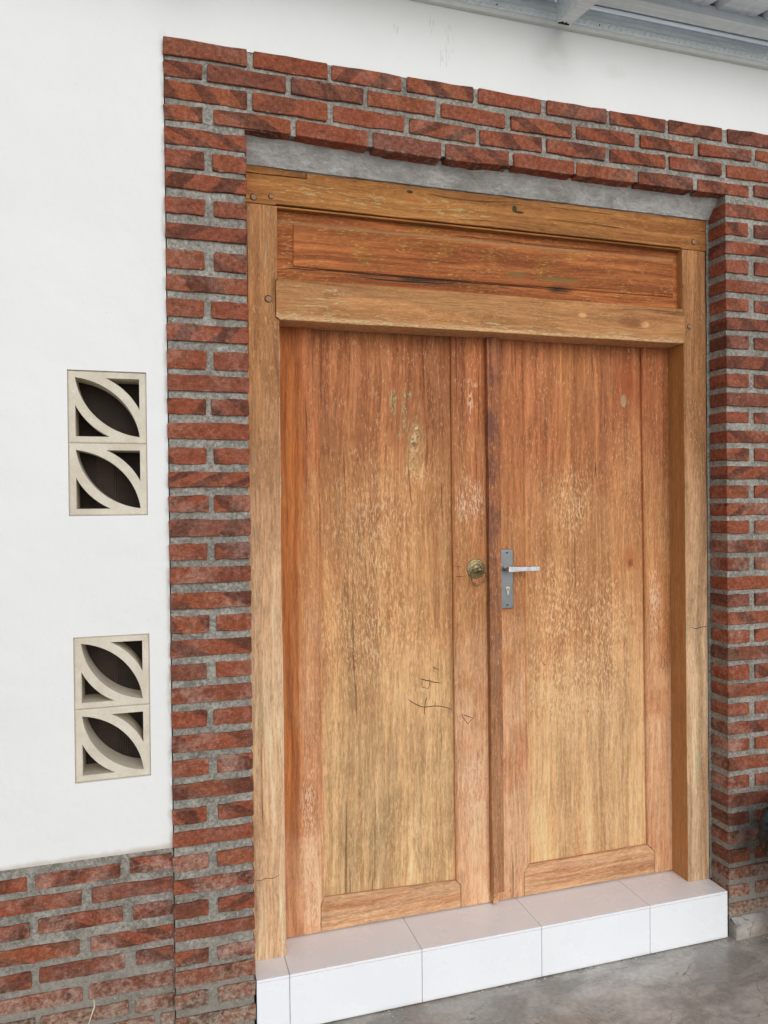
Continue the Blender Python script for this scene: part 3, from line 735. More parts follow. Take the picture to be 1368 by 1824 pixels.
def lathe(bm, prof, centre, n=28):
    """turn a profile of (radius, distance in front of the face) about the -y axis"""
    cx, cy, cz = centre
    rings = []
    for (r, d) in prof:
        if r < 1e-6:
            rings.append([bm.verts.new((cx, cy - d, cz))])
        else:
            rings.append([bm.verts.new((cx + r * math.cos(2 * math.pi * k / n), cy - d, cz + r * math.sin(2 * math.pi * k / n))) for k in range(n)])
    for a, b in zip(rings, rings[1:]):
        for k in range(n):
            k2 = (k + 1) % n
            if len(a) == 1:
                bm.faces.new((a[0], b[k], b[k2]))
            elif len(b) == 1:
                bm.faces.new((a[k], b[0], a[k2]))
            else:
                bm.faces.new((a[k], b[k], b[k2], a[k2]))
    bmesh.ops.recalc_face_normals(bm, faces=bm.faces)
BRICKS = {
  'left': [
    (-0.2030, 0.0165, 2.4851, 2.5303), (-0.2030, -0.0972, 2.4233, 2.4711), (-0.0765, 0.0165, 2.4233, 2.4711), (-0.2030, 0.0165, 2.3658, 2.4079),
    (-0.2030, -0.0987, 2.2973, 2.3415), (-0.0736, 0.0165, 2.2973, 2.3415), (-0.2030, 0.0165, 2.2295, 2.2707), (-0.2030, -0.1003, 2.1499, 2.2000),
    (-0.0752, 0.0165, 2.1499, 2.2000), (-0.2030, 0.0165, 2.0870, 2.1318), (-0.2030, -0.1032, 2.0180, 2.0658), (-0.0834, 0.0165, 2.0180, 2.0658),
    (-0.2030, 0.0165, 1.9528, 1.9983), (-0.2030, -0.0982, 1.8771, 1.9274), (-0.0793, 0.0165, 1.8771, 1.9274), (-0.2030, 0.0165, 1.8164, 1.8607),
    (-0.2030, -0.1011, 1.7522, 1.7963), (-0.0874, 0.0165, 1.7522, 1.7963), (-0.2030, 0.0165, 1.6853, 1.7296), (-0.2030, -0.1013, 1.6171, 1.6615),
    (-0.0815, 0.0165, 1.6171, 1.6615), (-0.2030, 0.0165, 1.5528, 1.5947), (-0.2030, -0.0962, 1.4843, 1.5301), (-0.0830, 0.0165, 1.4843, 1.5301),
    (-0.2030, 0.0165, 1.4175, 1.4648), (-0.2030, -0.1022, 1.3531, 1.3989), (-0.0814, 0.0165, 1.3531, 1.3989), (-0.2030, 0.0165, 1.2895, 1.3340),
    (-0.2030, 0.0165, 1.2194, 1.2626), (-0.2030, -0.0988, 1.1531, 1.2001), (-0.0802, 0.0165, 1.1531, 1.2001), (-0.2030, 0.0165, 1.0884, 1.1332),
    (-0.2030, -0.1069, 1.0257, 1.0682), (-0.0817, 0.0165, 1.0257, 1.0682), (-0.2030, 0.0165, 0.9604, 1.0047), (-0.2030, -0.1078, 0.8937, 0.9381),
    (-0.0897, 0.0165, 0.8937, 0.9381), (-0.2030, 0.0165, 0.8271, 0.8726), (-0.2030, -0.1054, 0.7607, 0.8061), (-0.0826, 0.0165, 0.7607, 0.8061),
    (-0.2030, 0.0165, 0.6983, 0.7397), (-0.2030, -0.1109, 0.6298, 0.6725), (-0.0821, 0.0165, 0.6298, 0.6725), (-0.2030, 0.0165, 0.5683, 0.6086),
    (-0.2030, -0.1085, 0.5002, 0.5432), (-0.0856, 0.0165, 0.5002, 0.5432), (-0.2030, 0.0165, 0.4372, 0.4762), (-0.2030, -0.1094, 0.3710, 0.4134),
    (-0.0836, 0.0165, 0.3710, 0.4134), (-0.2030, 0.0165, 0.3095, 0.3463), (-0.2030, -0.1117, 0.2386, 0.2786), (-0.0867, 0.0165, 0.2386, 0.2786),
    (-0.2030, 0.0165, 0.1832, 0.2247), (-0.2030, -0.1130, 0.1215, 0.1631), (-0.0873, 0.0165, 0.1215, 0.1631), (-0.2030, 0.0165, 0.0537, 0.0968),
    (-0.2030, -0.1138, -0.0112, 0.0320), (-0.0880, 0.0165, -0.0112, 0.0320),
  ],
  'lintel': [
    (-0.2030, 0.0218, 2.7238, 2.7702, 0.0035), (0.0378, 0.2513, 2.7240, 2.7702, -0.0029), (0.2635, 0.4741, 2.7245, 2.7692, 0.0012), (0.4906, 0.7052, 2.7260, 2.7696, 0.0056),
    (0.7204, 0.9364, 2.7246, 2.7683, -0.0148), (0.9541, 1.1699, 2.7239, 2.7679, 0.0091), (1.1839, 1.3949, 2.7262, 2.7691, 0.0047), (1.4074, 1.6228, 2.7269, 2.7702, 0.0026),
    (1.6452, 1.8495, 2.7274, 2.7737, 0.0118), (-0.2030, -0.1002, 2.6679, 2.7102, 0.0330), (-0.0870, 0.1300, 2.6673, 2.7128, -0.0065), (0.1440, 0.3564, 2.6662, 2.7134, 0.0039),
    (0.3695, 0.5809, 2.6664, 2.7112, -0.0112), (0.5982, 0.8105, 2.6618, 2.7060, -0.0263), (0.8302, 1.0427, 2.6600, 2.7028, 0.0045), (1.0615, 1.2770, 2.6634, 2.7049, 0.0158),
    (1.2969, 1.5077, 2.6648, 2.7047, 0.0014), (1.5262, 1.7430, 2.6697, 2.7081, 0.0281), (1.7630, 1.8495, 2.6791, 2.7160, 0.0587), (-0.2030, 0.0205, 2.6076, 2.6553, -0.0029),
    (0.0351, 0.2492, 2.6056, 2.6550, -0.0058), (0.2648, 0.4817, 2.6051, 2.6517, -0.0088), (0.4971, 0.7122, 2.6020, 2.6479, -0.0174), (0.7247, 0.9373, 2.6005, 2.6472, 0.0074),
    (0.9531, 1.1646, 2.6028, 2.6462, -0.0019), (1.1829, 1.3940, 2.6058, 2.6479, 0.0191), (1.4094, 1.6174, 2.6074, 2.6501, -0.0027), (1.6398, 1.8495, 2.6084, 2.6512, 0.0094),
    (-0.2030, -0.1016, 2.5500, 2.5925, 0.0371), (-0.0708, 0.1413, 2.5519, 2.5933, -0.0049), (0.1567, 0.3700, 2.5477, 2.5922, -0.0153), (0.3850, 0.5977, 2.5410, 2.5894, -0.0219),
    (0.6122, 0.8219, 2.5411, 2.5884, 0.0162), (0.8386, 1.0494, 2.5446, 2.5875, -0.0044), (1.0606, 1.2762, 2.5447, 2.5866, 0.0007), (1.2907, 1.5017, 2.5451, 2.5871, 0.0028),
    (1.5234, 1.7333, 2.5472, 2.5876, 0.0070), (1.7539, 1.8495, 2.5536, 2.5934, 0.0561),
  ],
  'right': [
    (1.6340, 1.8495, 2.4754, 2.5204), (1.6340, 1.7302, 2.4126, 2.4575), (1.7552, 1.8495, 2.4126, 2.4575), (1.6340, 1.8495, 2.3481, 2.3911),
    (1.6340, 1.7298, 2.2823, 2.3281), (1.7547, 1.8495, 2.2823, 2.3281), (1.6340, 1.8495, 2.2181, 2.2599), (1.6340, 1.7293, 2.1539, 2.1959),
    (1.7543, 1.8495, 2.1539, 2.1959), (1.6340, 1.8495, 2.0895, 2.1304), (1.6340, 1.7289, 2.0252, 2.0688), (1.7539, 1.8495, 2.0252, 2.0688),
    (1.6340, 1.8495, 1.9569, 1.9999), (1.6340, 1.7284, 1.8937, 1.9385), (1.7534, 1.8495, 1.8937, 1.9385), (1.6340, 1.8495, 1.8293, 1.8742),
    (1.6340, 1.7280, 1.7705, 1.8085), (1.7530, 1.8495, 1.7705, 1.8085), (1.6340, 1.8495, 1.7028, 1.7442), (1.6340, 1.7276, 1.6403, 1.6838),
    (1.7526, 1.8495, 1.6403, 1.6838), (1.6340, 1.8495, 1.5777, 1.6215), (1.6340, 1.7272, 1.5115, 1.5558), (1.7522, 1.8495, 1.5115, 1.5558),
    (1.6340, 1.8495, 1.4516, 1.4944), (1.6340, 1.7267, 1.3891, 1.4333), (1.7518, 1.8495, 1.3891, 1.4333), (1.6340, 1.8495, 1.3237, 1.3662),
    (1.6340, 1.7263, 1.2630, 1.3047), (1.7514, 1.8495, 1.2630, 1.3047), (1.6340, 1.8495, 1.1954, 1.2395), (1.6340, 1.7259, 1.1371, 1.1802),
    (1.7510, 1.8495, 1.1371, 1.1802), (1.6340, 1.8495, 1.0756, 1.1186), (1.6340, 1.7255, 1.0118, 1.0562), (1.7505, 1.8495, 1.0118, 1.0562),
    (1.6340, 1.8495, 0.9511, 0.9968), (1.6340, 1.7251, 0.8846, 0.9334), (1.7501, 1.8495, 0.8846, 0.9334), (1.6340, 1.8495, 0.8255, 0.8691),
    (1.6340, 1.7246, 0.7599, 0.8022), (1.7497, 1.8495, 0.7599, 0.8022), (1.6340, 1.8495, 0.6963, 0.7379), (1.6340, 1.7242, 0.6374, 0.6793),
    (1.7493, 1.8495, 0.6374, 0.6793), (1.6340, 1.8495, 0.5717, 0.6161), (1.6340, 1.7238, 0.5078, 0.5504), (1.7489, 1.8495, 0.5078, 0.5504),
    (1.6340, 1.8495, 0.4440, 0.4877), (1.6340, 1.7234, 0.3820, 0.4246), (1.7485, 1.8495, 0.3820, 0.4246), (1.6340, 1.8495, 0.3181, 0.3607),
    (1.6340, 1.7229, 0.2542, 0.2968), (1.7481, 1.8495, 0.2542, 0.2968), (1.6340, 1.8495, 0.1949, 0.2348), (1.6340, 1.7225, 0.1340, 0.1727),
    (1.7476, 1.8495, 0.1340, 0.1727), (1.6340, 1.8495, 0.0738, 0.1126),
  ],
  'wain': [
    (-1.0228, -0.8078, 0.5062, 0.5451), (-1.2543, -1.0393, 0.5062, 0.5451), (-1.4858, -1.2708, 0.5062, 0.5451), (-1.7173, -1.5023, 0.5062, 0.5451),
    (-0.7913, -0.5693, 0.5042, 0.5401), (-0.5490, -0.3402, 0.5036, 0.5424), (-0.3146, -0.2050, 0.5108, 0.5527), (-0.8911, -0.6761, 0.4469, 0.4871),
    (-1.1226, -0.9076, 0.4469, 0.4871), (-1.3541, -1.1391, 0.4469, 0.4871), (-1.5856, -1.3706, 0.4469, 0.4871), (-1.8171, -1.6021, 0.4469, 0.4871),
    (-0.6596, -0.4376, 0.4470, 0.4871), (-0.4119, -0.2050, 0.4467, 0.4871), (-1.0176, -0.8026, 0.3837, 0.4234), (-1.2491, -1.0341, 0.3837, 0.4234),
    (-1.4806, -1.2656, 0.3837, 0.4234), (-1.7121, -1.4971, 0.3837, 0.4234), (-0.7861, -0.5641, 0.3815, 0.4209), (-0.5438, -0.3344, 0.3859, 0.4268),
    (-0.3080, -0.2050, 0.3837, 0.4224), (-0.8974, -0.6824, 0.3159, 0.3560), (-1.1289, -0.9139, 0.3159, 0.3560), (-1.3604, -1.1454, 0.3159, 0.3560),
    (-1.5919, -1.3769, 0.3159, 0.3560), (-1.8234, -1.6084, 0.3159, 0.3560), (-0.6659, -0.4439, 0.3164, 0.3565), (-0.4168, -0.2050, 0.3154, 0.3555),
    (-1.0148, -0.7998, 0.2553, 0.2953), (-1.2463, -1.0313, 0.2553, 0.2953), (-1.4778, -1.2628, 0.2553, 0.2953), (-1.7093, -1.4943, 0.2553, 0.2953),
    (-0.7833, -0.5613, 0.2500, 0.2919), (-0.5432, -0.3312, 0.2566, 0.2975), (-0.3022, -0.2050, 0.2595, 0.2966), (-0.8920, -0.6770, 0.1896, 0.2294),
    (-1.1235, -0.9085, 0.1896, 0.2294), (-1.3550, -1.1400, 0.1896, 0.2294), (-1.5865, -1.3715, 0.1896, 0.2294), (-1.8180, -1.6030, 0.1896, 0.2294),
    (-0.6605, -0.4385, 0.1905, 0.2292), (-0.4230, -0.2050, 0.1886, 0.2295), (-1.0073, -0.7923, 0.1305, 0.1677), (-1.2388, -1.0238, 0.1305, 0.1677),
    (-1.4703, -1.2553, 0.1305, 0.1677), (-1.7018, -1.4868, 0.1305, 0.1677), (-0.7758, -0.5538, 0.1321, 0.1691), (-0.5403, -0.3232, 0.1314, 0.1684),
    (-0.3057, -0.2050, 0.1281, 0.1656), (-0.2400, -0.2050, 0.0685, 0.1140), (-0.4715, -0.2565, 0.0685, 0.1140), (-0.7030, -0.4880, 0.0685, 0.1140),
    (-0.9345, -0.7195, 0.0685, 0.1140), (-1.1660, -0.9510, 0.0685, 0.1140), (-1.3975, -1.1825, 0.0685, 0.1140), (-1.6290, -1.4140, 0.0685, 0.1140),
    (-1.8605, -1.6455, 0.0685, 0.1140), (-2.0920, -1.8770, 0.0685, 0.1140), (-0.3500, -0.2050, 0.0065, 0.0520), (-0.5815, -0.3665, 0.0065, 0.0520),
    (-0.8130, -0.5980, 0.0065, 0.0520), (-1.0445, -0.8295, 0.0065, 0.0520), (-1.2760, -1.0610, 0.0065, 0.0520), (-1.5075, -1.2925, 0.0065, 0.0520),
    (-1.7390, -1.5240, 0.0065, 0.0520), (-1.9705, -1.7555, 0.0065, 0.0520), (-0.2400, -0.2050, -0.0555, -0.0100), (-0.4715, -0.2565, -0.0555, -0.0100),
    (-0.7030, -0.4880, -0.0555, -0.0100), (-0.9345, -0.7195, -0.0555, -0.0100), (-1.1660, -0.9510, -0.0555, -0.0100), (-1.3975, -1.1825, -0.0555, -0.0100),
    (-1.6290, -1.4140, -0.0555, -0.0100), (-1.8605, -1.6455, -0.0555, -0.0100), (-2.0920, -1.8770, -0.0555, -0.0100),
  ],
}

# ================================================================== LARGE STRUCTURE
WALL_Y = 0.012

def holed_slab(name, xs, zs, keep, y0, y1, mat, **k):
    """slab assembled from a grid of cells; cells that keep() refuses stay open"""
    bm = bmesh.new()
    vf = {}
    def V(i, j, y):
        if (i, j, y) not in vf:
            vf[(i, j, y)] = bm.verts.new((xs[i], y, zs[j]))
        return vf[(i, j, y)]
    cells = {(i, j) for i in range(len(xs) - 1) for j in range(len(zs) - 1)
             if keep((xs[i] + xs[i + 1]) / 2, (zs[j] + zs[j + 1]) / 2)}
    for (i, j) in cells:
        bm.faces.new((V(i, j, y0), V(i + 1, j, y0), V(i + 1, j + 1, y0), V(i, j + 1, y0)))
        bm.faces.new((V(i, j, y1), V(i, j + 1, y1), V(i + 1, j + 1, y1), V(i + 1, j, y1)))
        for (di, dj, a, b) in ((-1, 0, (i, j), (i, j + 1)), (1, 0, (i + 1, j), (i + 1, j + 1)), (0, -1, (i, j), (i + 1, j)), (0, 1, (i, j + 1), (i + 1, j + 1))):
            if (i + di, j + dj) not in cells:
                bm.faces.new((V(*a, y0), V(*b, y0), V(*b, y1), V(*a, y1)))
    bmesh.ops.recalc_face_normals(bm, faces=bm.faces)
    return from_bm(name, bm, mat, origin=(0, 0, 0))

VENTS = [(-0.4555, -0.2570, 1.4780, 1.8635), (-0.4490, -0.2575, 0.7695, 1.1570)]
PX0, PX1 = -0.2035, 1.8500            # outer sides of the brick surround
xs = sorted({-4.0, -0.4555, -0.2570, -0.4490, -0.2575, PX0 + 0.001, PX1, 5.0})
zs = sorted({0.0, 0.5660, 0.7695, 1.1570, 1.4780, 1.8635, 2.7715, 3.6})
def keep(x, z):
    for (a, b, c, d) in VENTS:
        if a < x < b and c < z < d:
            return False
    if PX0 < x < PX1 and z < 2.77:
        return False
    return z > 0.566
wall = holed_slab('plaster_wall', xs, zs, keep, WALL_Y, 0.145, M['plaster'])
meta(wall, 'white painted plaster wall around the brick doorway', 'wall')

# floor of the porch and the yard in front of it
bm = bmesh.new()
add_box(bm, -5, 7, -3.4, 0.4, -0.12, 0.0, 0.004)
meta(from_bm('porch_floor', bm, M['floor'], origin=(0, 0, 0)), kind='structure')
bm = bmesh.new()
v = [bm.verts.new(p) for p in ((-250, -250, -0.10), (250, -250, -0.10), (250, 250, -0.10), (-250, 250, -0.10))]
bm.faces.new(v)
meta(from_bm('ground', bm, M['ground'], origin=(0, 0, 0)), kind='structure')

# unlit room behind the wall, seen only through the vent blocks
bm = bmesh.new()
x0, x1, y0, y1, z0, z1 = -3.0, 4.0, 0.15, 3.2, 0.0, 3.3
for q in (((x0, y1, z0), (x1, y1, z0), (x1, y1, z1), (x0, y1, z1)), ((x0, y0, z0), (x0, y1, z0), (x0, y1, z1), (x0, y0, z1)),
          ((x1, y0, z0), (x1, y1, z0), (x1, y1, z1), (x1, y0, z1)), ((x0, y0, z1), (x1, y0, z1), (x1, y1, z1), (x0, y1, z1)),
          ((x0, y0, z0 + .002), (x1, y0, z0 + .002), (x1, y1, z0 + .002), (x0, y1, z0 + .002))):
    bm.faces.new([bm.verts.new(p) for p in q])
meta(from_bm('room_interior', bm, M['interior'], origin=(0, 0, 0)), kind='structure')

# ------------------------------------------------------------------ bricks
def brick_mesh(w, h, d, seed):
    """one fired brick: irregular outline, worn front arrises; front looks to -y, centre at the origin"""
    r = random.Random(seed)
    j = lambda a=0.0013: r.uniform(-a, a)
    c = 0.0030
    W, H = w / 2, h / 2
    pts = [(-W + c, -H), (-W * r.uniform(.4, .6), -H + j()), (r.uniform(-.2, .2) * W, -H + j()), (W * r.uniform(.4, .6), -H + j()), (W - c, -H), (W, -H + c), (W, H - c), (W - c, H), (W * r.uniform(.4, .6), H + j()), (r.uniform(-.2, .2) * W, H + j()), (-W * r.uniform(.4, .6), H + j()), (-W + c, H), (-W, H - c), (-W, -H + c)]
    pts = [(x + j(), z + j()) for x, z in pts]
    b = 0.0015
    bm = bmesh.new()
    f0 = []
    for (x, z) in pts:
        L = math.hypot(x / W, z / H)
        bb = b * r.uniform(0.6, 1.7)
        f0.append(bm.verts.new((x - math.copysign(bb, x), -d / 2, z - math.copysign(bb, z))))
    f1 = [bm.verts.new((x, -d / 2 + b * r.uniform(0.7, 1.5), z)) for x, z in pts]
    f2 = [bm.verts.new((x, d / 2, z)) for x, z in pts]
    n = len(pts)
    bm.faces.new(f0)
    bm.faces.new(list(reversed(f2)))
    for i in range(n):
        k = (i + 1) % n
        bm.faces.new((f0[k], f0[i], f1[i], f1[k]))
        bm.faces.new((f1[k], f1[i], f2[i], f2[k]))
    bmesh.ops.recalc_face_normals(bm, faces=bm.faces)
    me = bpy.data.meshes.new('brick')
    bm.to_mesh(me)
    bm.free()
    me.materials.append(M['brick'])
    return me

BD = 0.082
FULL = [brick_mesh(0.2165, 0.0430, BD, 100 + i) for i in range(12)]
HALF = [brick_mesh(0.0950, 0.0430, BD, 200 + i) for i in range(8)]

def lay_brick(parent, x0, x1, z0, z1, y, tilt=0.0, jy=0.0020):
    w, h = x1 - x0, z1 - z0
    big = w > 0.15
    me = rnd.choice(FULL if big else HALF)
    nw = 0.2165 if big else 0.0950
    loc = ((x0 + x1) / 2, y + BD / 2 + rnd.uniform(-jy, jy), (z0 + z1) / 2)
    o = link('brick', me, None, parent, loc)
    o.scale = (w / nw, 1.0, h / 0.0430)
    a = -math.atan(tilt)
    o.rotation_euler = (rnd.uniform(-0.012, 0.012), a + rnd.uniform(-0.004, 0.004), rnd.uniform(-0.006, 0.006))
    return o

YB, YM = 0.0, 0.0066       # brick face, mortar face
# left pillar
pl = empty('brick_pillar', (-0.095, 0.05, 0), 'tall red brick pillar on the left side of the wooden door', 'brick pillar')
for r in BRICKS['left']:
    lay_brick(pl, r[0], r[1], r[2], r[3], YB)
bm = bmesh.new()
add_box(bm, -0.1990, 0.0118, 0.012, 0.145, 0.0, 2.548)
rough_patch(bm, (-0.1995, YM, 0.0), (0.2120, 0, 0), (0, 0, 2.5505), (0, -1, 0), 0.0058, 0.0016, 85, 1)
rough_patch(bm, (-0.1995, YM, 0.0), (0, 0.08, 0), (0, 0, 2.5505), (-1, 0, 0), 0.012, 0.0006, 75, 2)
rough_patch(bm, (0.0125, YM, 0.0), (0, 0.09, 0), (0, 0, 2.5505), (1, 0, 0), 0.012, 0.0006, 75, 3)
meta(from_bm('mortar', bm, M['mortar'], pl, smooth=True), kind='stuff')
# right pillar
pr = empty('brick_pillar', (1.74, 0.05, 0), 'red brick pillar on the right side of the door with its return face showing', 'brick pillar')
for r in BRICKS['right']:
    lay_brick(pr, r[0], r[1], r[2], r[3], YB)
bm = bmesh.new()
add_box(bm, 1.6400, 1.8450, 0.012, 0.145, 0.0, 2.548)
rough_patch(bm, (1.6385, YM, 0.0), (0.2075, 0, 0), (0, 0, 2.5505), (0, -1, 0), 0.0058, 0.0016, 85, 4)
rough_patch(bm, (1.6385, YM, 0.0), (0, 0.10, 0), (0, 0, 2.5505), (-1, 0, 0), 0.0058, 0.0016, 85, 5)
rough_patch(bm, (1.8460, YM, 0.0), (0, 0.08, 0), (0, 0, 2.5505), (1, 0, 0), 0.012, 0.0006, 75, 6)
# mortar squeezed between the brick return and the door post
rough_patch(bm, (1.6262, 0.0868, 0.163), (0.0140, 0, 0), (0, 0, 2.33), (0, -1, 0), 0.005, 0.0022, 45, 9)
meta(from_bm('mortar', bm, M['mortar'], pr, smooth=True), kind='stuff')
bm = bmesh.new()
pts = [(1.6425, 0.0), (1.6425, 0.050), (1.647, 0.052), (2.9, 0.052), (2.9, 0.0)]
add_prism(bm, pts, -0.022, 0.012, 0.003, 2)
rough_patch(bm, (1.6428, -0.0225, 0.0), (1.2, 0, 0), (0, 0, 0.050), (0, -1, 0), 0.012, 0.0016, 40, 5)
rough_patch(bm, (1.6428, -0.0225, 0.0505), (1.2, 0, 0), (0, 0.026, 0.014), (0, -0.4, 1), 0.012, 0.0010, 40, 6)
from_bm('plinth', bm, M['floor'], pr)
# lintel courses
li = empty('brick_lintel', (0.82, 0.05, 2.55), 'four courses of red brick spanning above the wooden door', 'brick lintel')
for r in BRICKS['lintel']:
    lay_brick(li, r[0], r[1], r[2], r[3], YB, r[4] / 1.0 if abs(r[4]) < 0.04 else 0.0, 0.0022)
bm = bmesh.new()
add_box(bm, -0.1990, 1.8450, 0.012, 0.145, 2.5560, 2.7640)
rough_patch(bm, (-0.1995, YM, 2.5505), (2.0450, 0, 0), (0, 0, 0.2165), (0, -1, 0), 0.0060, 0.0017, 85, 7)
rough_patch(bm, (0.0125, YM, 2.5555), (1.6260, 0, 0), (0, 0.036, 0), (0, 0, -1), 0.008, 0.0010, 75, 8)
rough_patch(bm, (-0.1995, YM, 2.7665), (2.0450, 0, 0), (0, 0.01, 0), (0, 0, 1), 0.008, 0.0006, 75, 8)
meta(from_bm('mortar', bm, M['mortar'], li, smooth=True), kind='stuff')
# cement beam between lintel and door frame
bm = bmesh.new()
rough_patch(bm, (0.0128, 0.0375, 2.5520), (1.6255, 0, 0), (0, 0.0455, -0.0625), (0, -0.8, -0.6), 0.006, 0.0034, 26, 3)
rough_patch(bm, (0.0128, 0.0830, 2.4895), (1.6255, 0, 0), (0, 0.012, 0), (0, 0, -1), 0.008, 0.0006, 40, 3)
add_box(bm, 0.0128, 1.6380, 0.092, 0.145, 2.4895, 2.5525)
meta(from_bm('cement_band', bm, M['cement'], li, smooth=True))

# wainscot left of the door, and its twin right of it (mostly out of the picture)
wa = empty('brick_wainscot', (-0.9, 0.05, 0), 'low red brick wainscot under the white wall at the lower left', 'brick wall')
for r in BRICKS['wain']:
    if r[1] - r[0] > 0.02:
        lay_brick(wa, r[0], r[1], r[2], r[3], 0.0095, 0.0, 0.0020)
bm = bmesh.new()
add_box(bm, -2.15, -0.2020, 0.022, 0.145, 0.0, 0.5655)
rough_patch(bm, (-2.15, 0.0155, 0.0), (1.9475, 0, 0), (0, 0, 0.5665), (0, -1, 0), 0.0062, 0.0019, 75, 11)
meta(from_bm('mortar', bm, M['mortar'], wa, smooth=True), kind='stuff')
wb = empty('brick_wainscot', (2.4, 0.05, 0), 'brick wainscot right of the right-hand pillar at the edge of the view', 'brick wall')
for k in range(9):
    z = 0.075 + k * 0.0545
    for c in range(4):
        a = 1.858 + c * 0.2315 - (0.11 if k % 2 else 0)
        if max(a, 1.858) < a + 0.215:
            lay_brick(wb, max(a, 1.858), a + 0.215, z, z + 0.041, 0.0095)
bm = bmesh.new()
add_box(bm, 1.852, 5.0, 0.0165, 0.145, 0.0, 0.5655)
meta(from_bm('mortar', bm, M['mortar'], wb), kind='stuff')

# ------------------------------------------------------------------ breeze blocks
from mathutils.geometry import tessellate_polygon
def block_mesh(w, h, d):
    bx, bz = 0.0180, 0.0175
    a, b = w - 2 * bx, h - 2 * bz
    K = 20
    def P(u, v):
        return (-w / 2 + bx + u * a, -h / 2 + bz + v * b)
    arc = lambda cx, cy, r, t0, t1: [(cx + r * math.cos(t0 + (t1 - t0) * i / K), cy + r * math.sin(t0 + (t1 - t0) * i / K)) for i in range(K + 1)]
    R2 = 1.105
    t = math.acos(1 / R2)
    cc, rr = -0.127, 1.134                       # flatter arcs that still meet in the corners
    t0 = math.atan2(1 - cc, -cc)
    t1 = math.atan2(-cc, 1 - cc)
    leaf = arc(cc, cc, rr, t0, t1) + arc(1 - cc, 1 - cc, rr, t0 - math.pi, t1 - math.pi)[1:-1]
    tr = [(1, 1)] + arc(0, 0, R2, t, math.pi / 2 - t)
    bl = [(0, 0)] + arc(1, 1, R2, math.pi + t, 1.5 * math.pi - t)
    holes = [[P(*p) for p in L] for L in (leaf, tr, bl)]
    c = 0.0035
    inner = [(-w / 2 + c, -h / 2 + c), (w / 2 - c, -h / 2 + c), (w / 2 - c, h / 2 - c), (-w / 2 + c, h / 2 - c)]
    outer = [(-w / 2, -h / 2), (w / 2, -h / 2), (w / 2, h / 2), (-w / 2, h / 2)]
    loops = [inner] + holes
    bm = bmesh.new()
    fv = [[bm.verts.new((x, 0, z)) for x, z in L] for L in loops]
    bv = [[bm.verts.new((x, d, z)) for x, z in L] for L in loops]
    ff = [v for L in fv for v in L]
    fb = [v for L in bv for v in L]
    for tri in tessellate_polygon([[Vector((x, z, 0)) for x, z in L] for L in loops]):
        bm.faces.new([ff[i] for i in tri])
        bm.faces.new([fb[i] for i in reversed(tri)])
    for A, B in list(zip(fv, bv))[1:]:
        for i in range(len(A)):
            j = (i + 1) % len(A)
            bm.faces.new((A[i], A[j], B[j], B[i]))
    o1 = [bm.verts.new((x, c * 0.8, z)) for x, z in outer]
    o2 = [bm.verts.new((x, d, z)) for x, z in outer]
    for i in range(4):
        j = (i + 1) % 4
        bm.faces.new((fv[0][i], fv[0][j], o1[j], o1[i]))
        bm.faces.new((o1[i], o1[j], o2[j], o2[i]))
        bm.faces.new((o2[i], o2[j], bv[0][j], bv[0][i]))
    bmesh.ops.recalc_face_normals(bm, faces=bm.faces)
    me = bpy.data.meshes.new('breeze_block')
    bm.to_mesh(me)
    bm.free()
    me.materials.append(M['block'])
    return me

LB = [('sand coloured leaf-pattern vent block, top one of the upper pair in the white wall', 'sand coloured leaf-pattern vent block, second from the top, with dark furniture behind it'),
      ('sand coloured leaf-pattern vent block, top one of the lower pair in the white wall', 'sand coloured leaf-pattern vent block, lowest of the four, just above the brick wainscot')]
for (a, b, c, d), labs in zip(VENTS, LB):
    h = (d - c - 0.0012) / 2
    me = block_mesh(b - a - 0.0012, h - 0.0008, 0.092)
    for k in range(2):
        zc = d - 0.0006 - h / 2 - k * h
        o = link('breeze_block', me, None, None, ((a + b) / 2, WALL_Y + 0.0045, zc))
        meta(o, labs[k], 'vent block', 'leaf pattern vent blocks set in the white wall')
    bm = bmesh.new()
    n = int((b - a) / 0.0048)
    for i in range(n + 1):
        x = a + (b - a) * i / n
        add_box(bm, x - 0.0007, x + 0.0007, 0.1150, 0.1160, c, d)
    n = int((d - c) / 0.0062)
    for i in range(n + 1):
        z = c + (d - c) * i / n
        add_box(bm, a, b, 0.1162, 0.1170, z - 0.0005, z + 0.0005)
    o = from_bm('insect_screen', bm, M['mesh'])
    meta(o, 'fine brown wire screen behind the %s pair of vent blocks' % ('upper' if c > 1.3 else 'lower'), 'screen', kind='stuff')
# furniture glimpsed in the dark room
meta(box('timber_post', -0.42, -0.36, 0.42, 0.50, 0.003, 1.72, M['darkwood'], None, 0.004), 'dark red timber post standing behind the upper vent blocks', 'post')
meta(box('storage_carton', -0.62, -0.30, 0.30, 0.62, 1.18, 1.50, M['greybox'], None, 0.004), 'grey brown carton inside the dark room behind the vent blocks', 'box')
tb = empty('side_table', (-0.46, 0.46, 0), 'dark table inside the room carrying the grey brown carton', 'table')
box('table_top', -0.70, -0.20, 0.24, 0.70, 1.15, 1.18, M['darkwood'], tb, 0.003)
for sx in (-0.67, -0.26):
    for sy in (0.27, 0.64):
        box('leg', sx, sx + 0.035, sy, sy + 0.035, 0.003, 1.15, M['darkwood'], tb, 0.002)

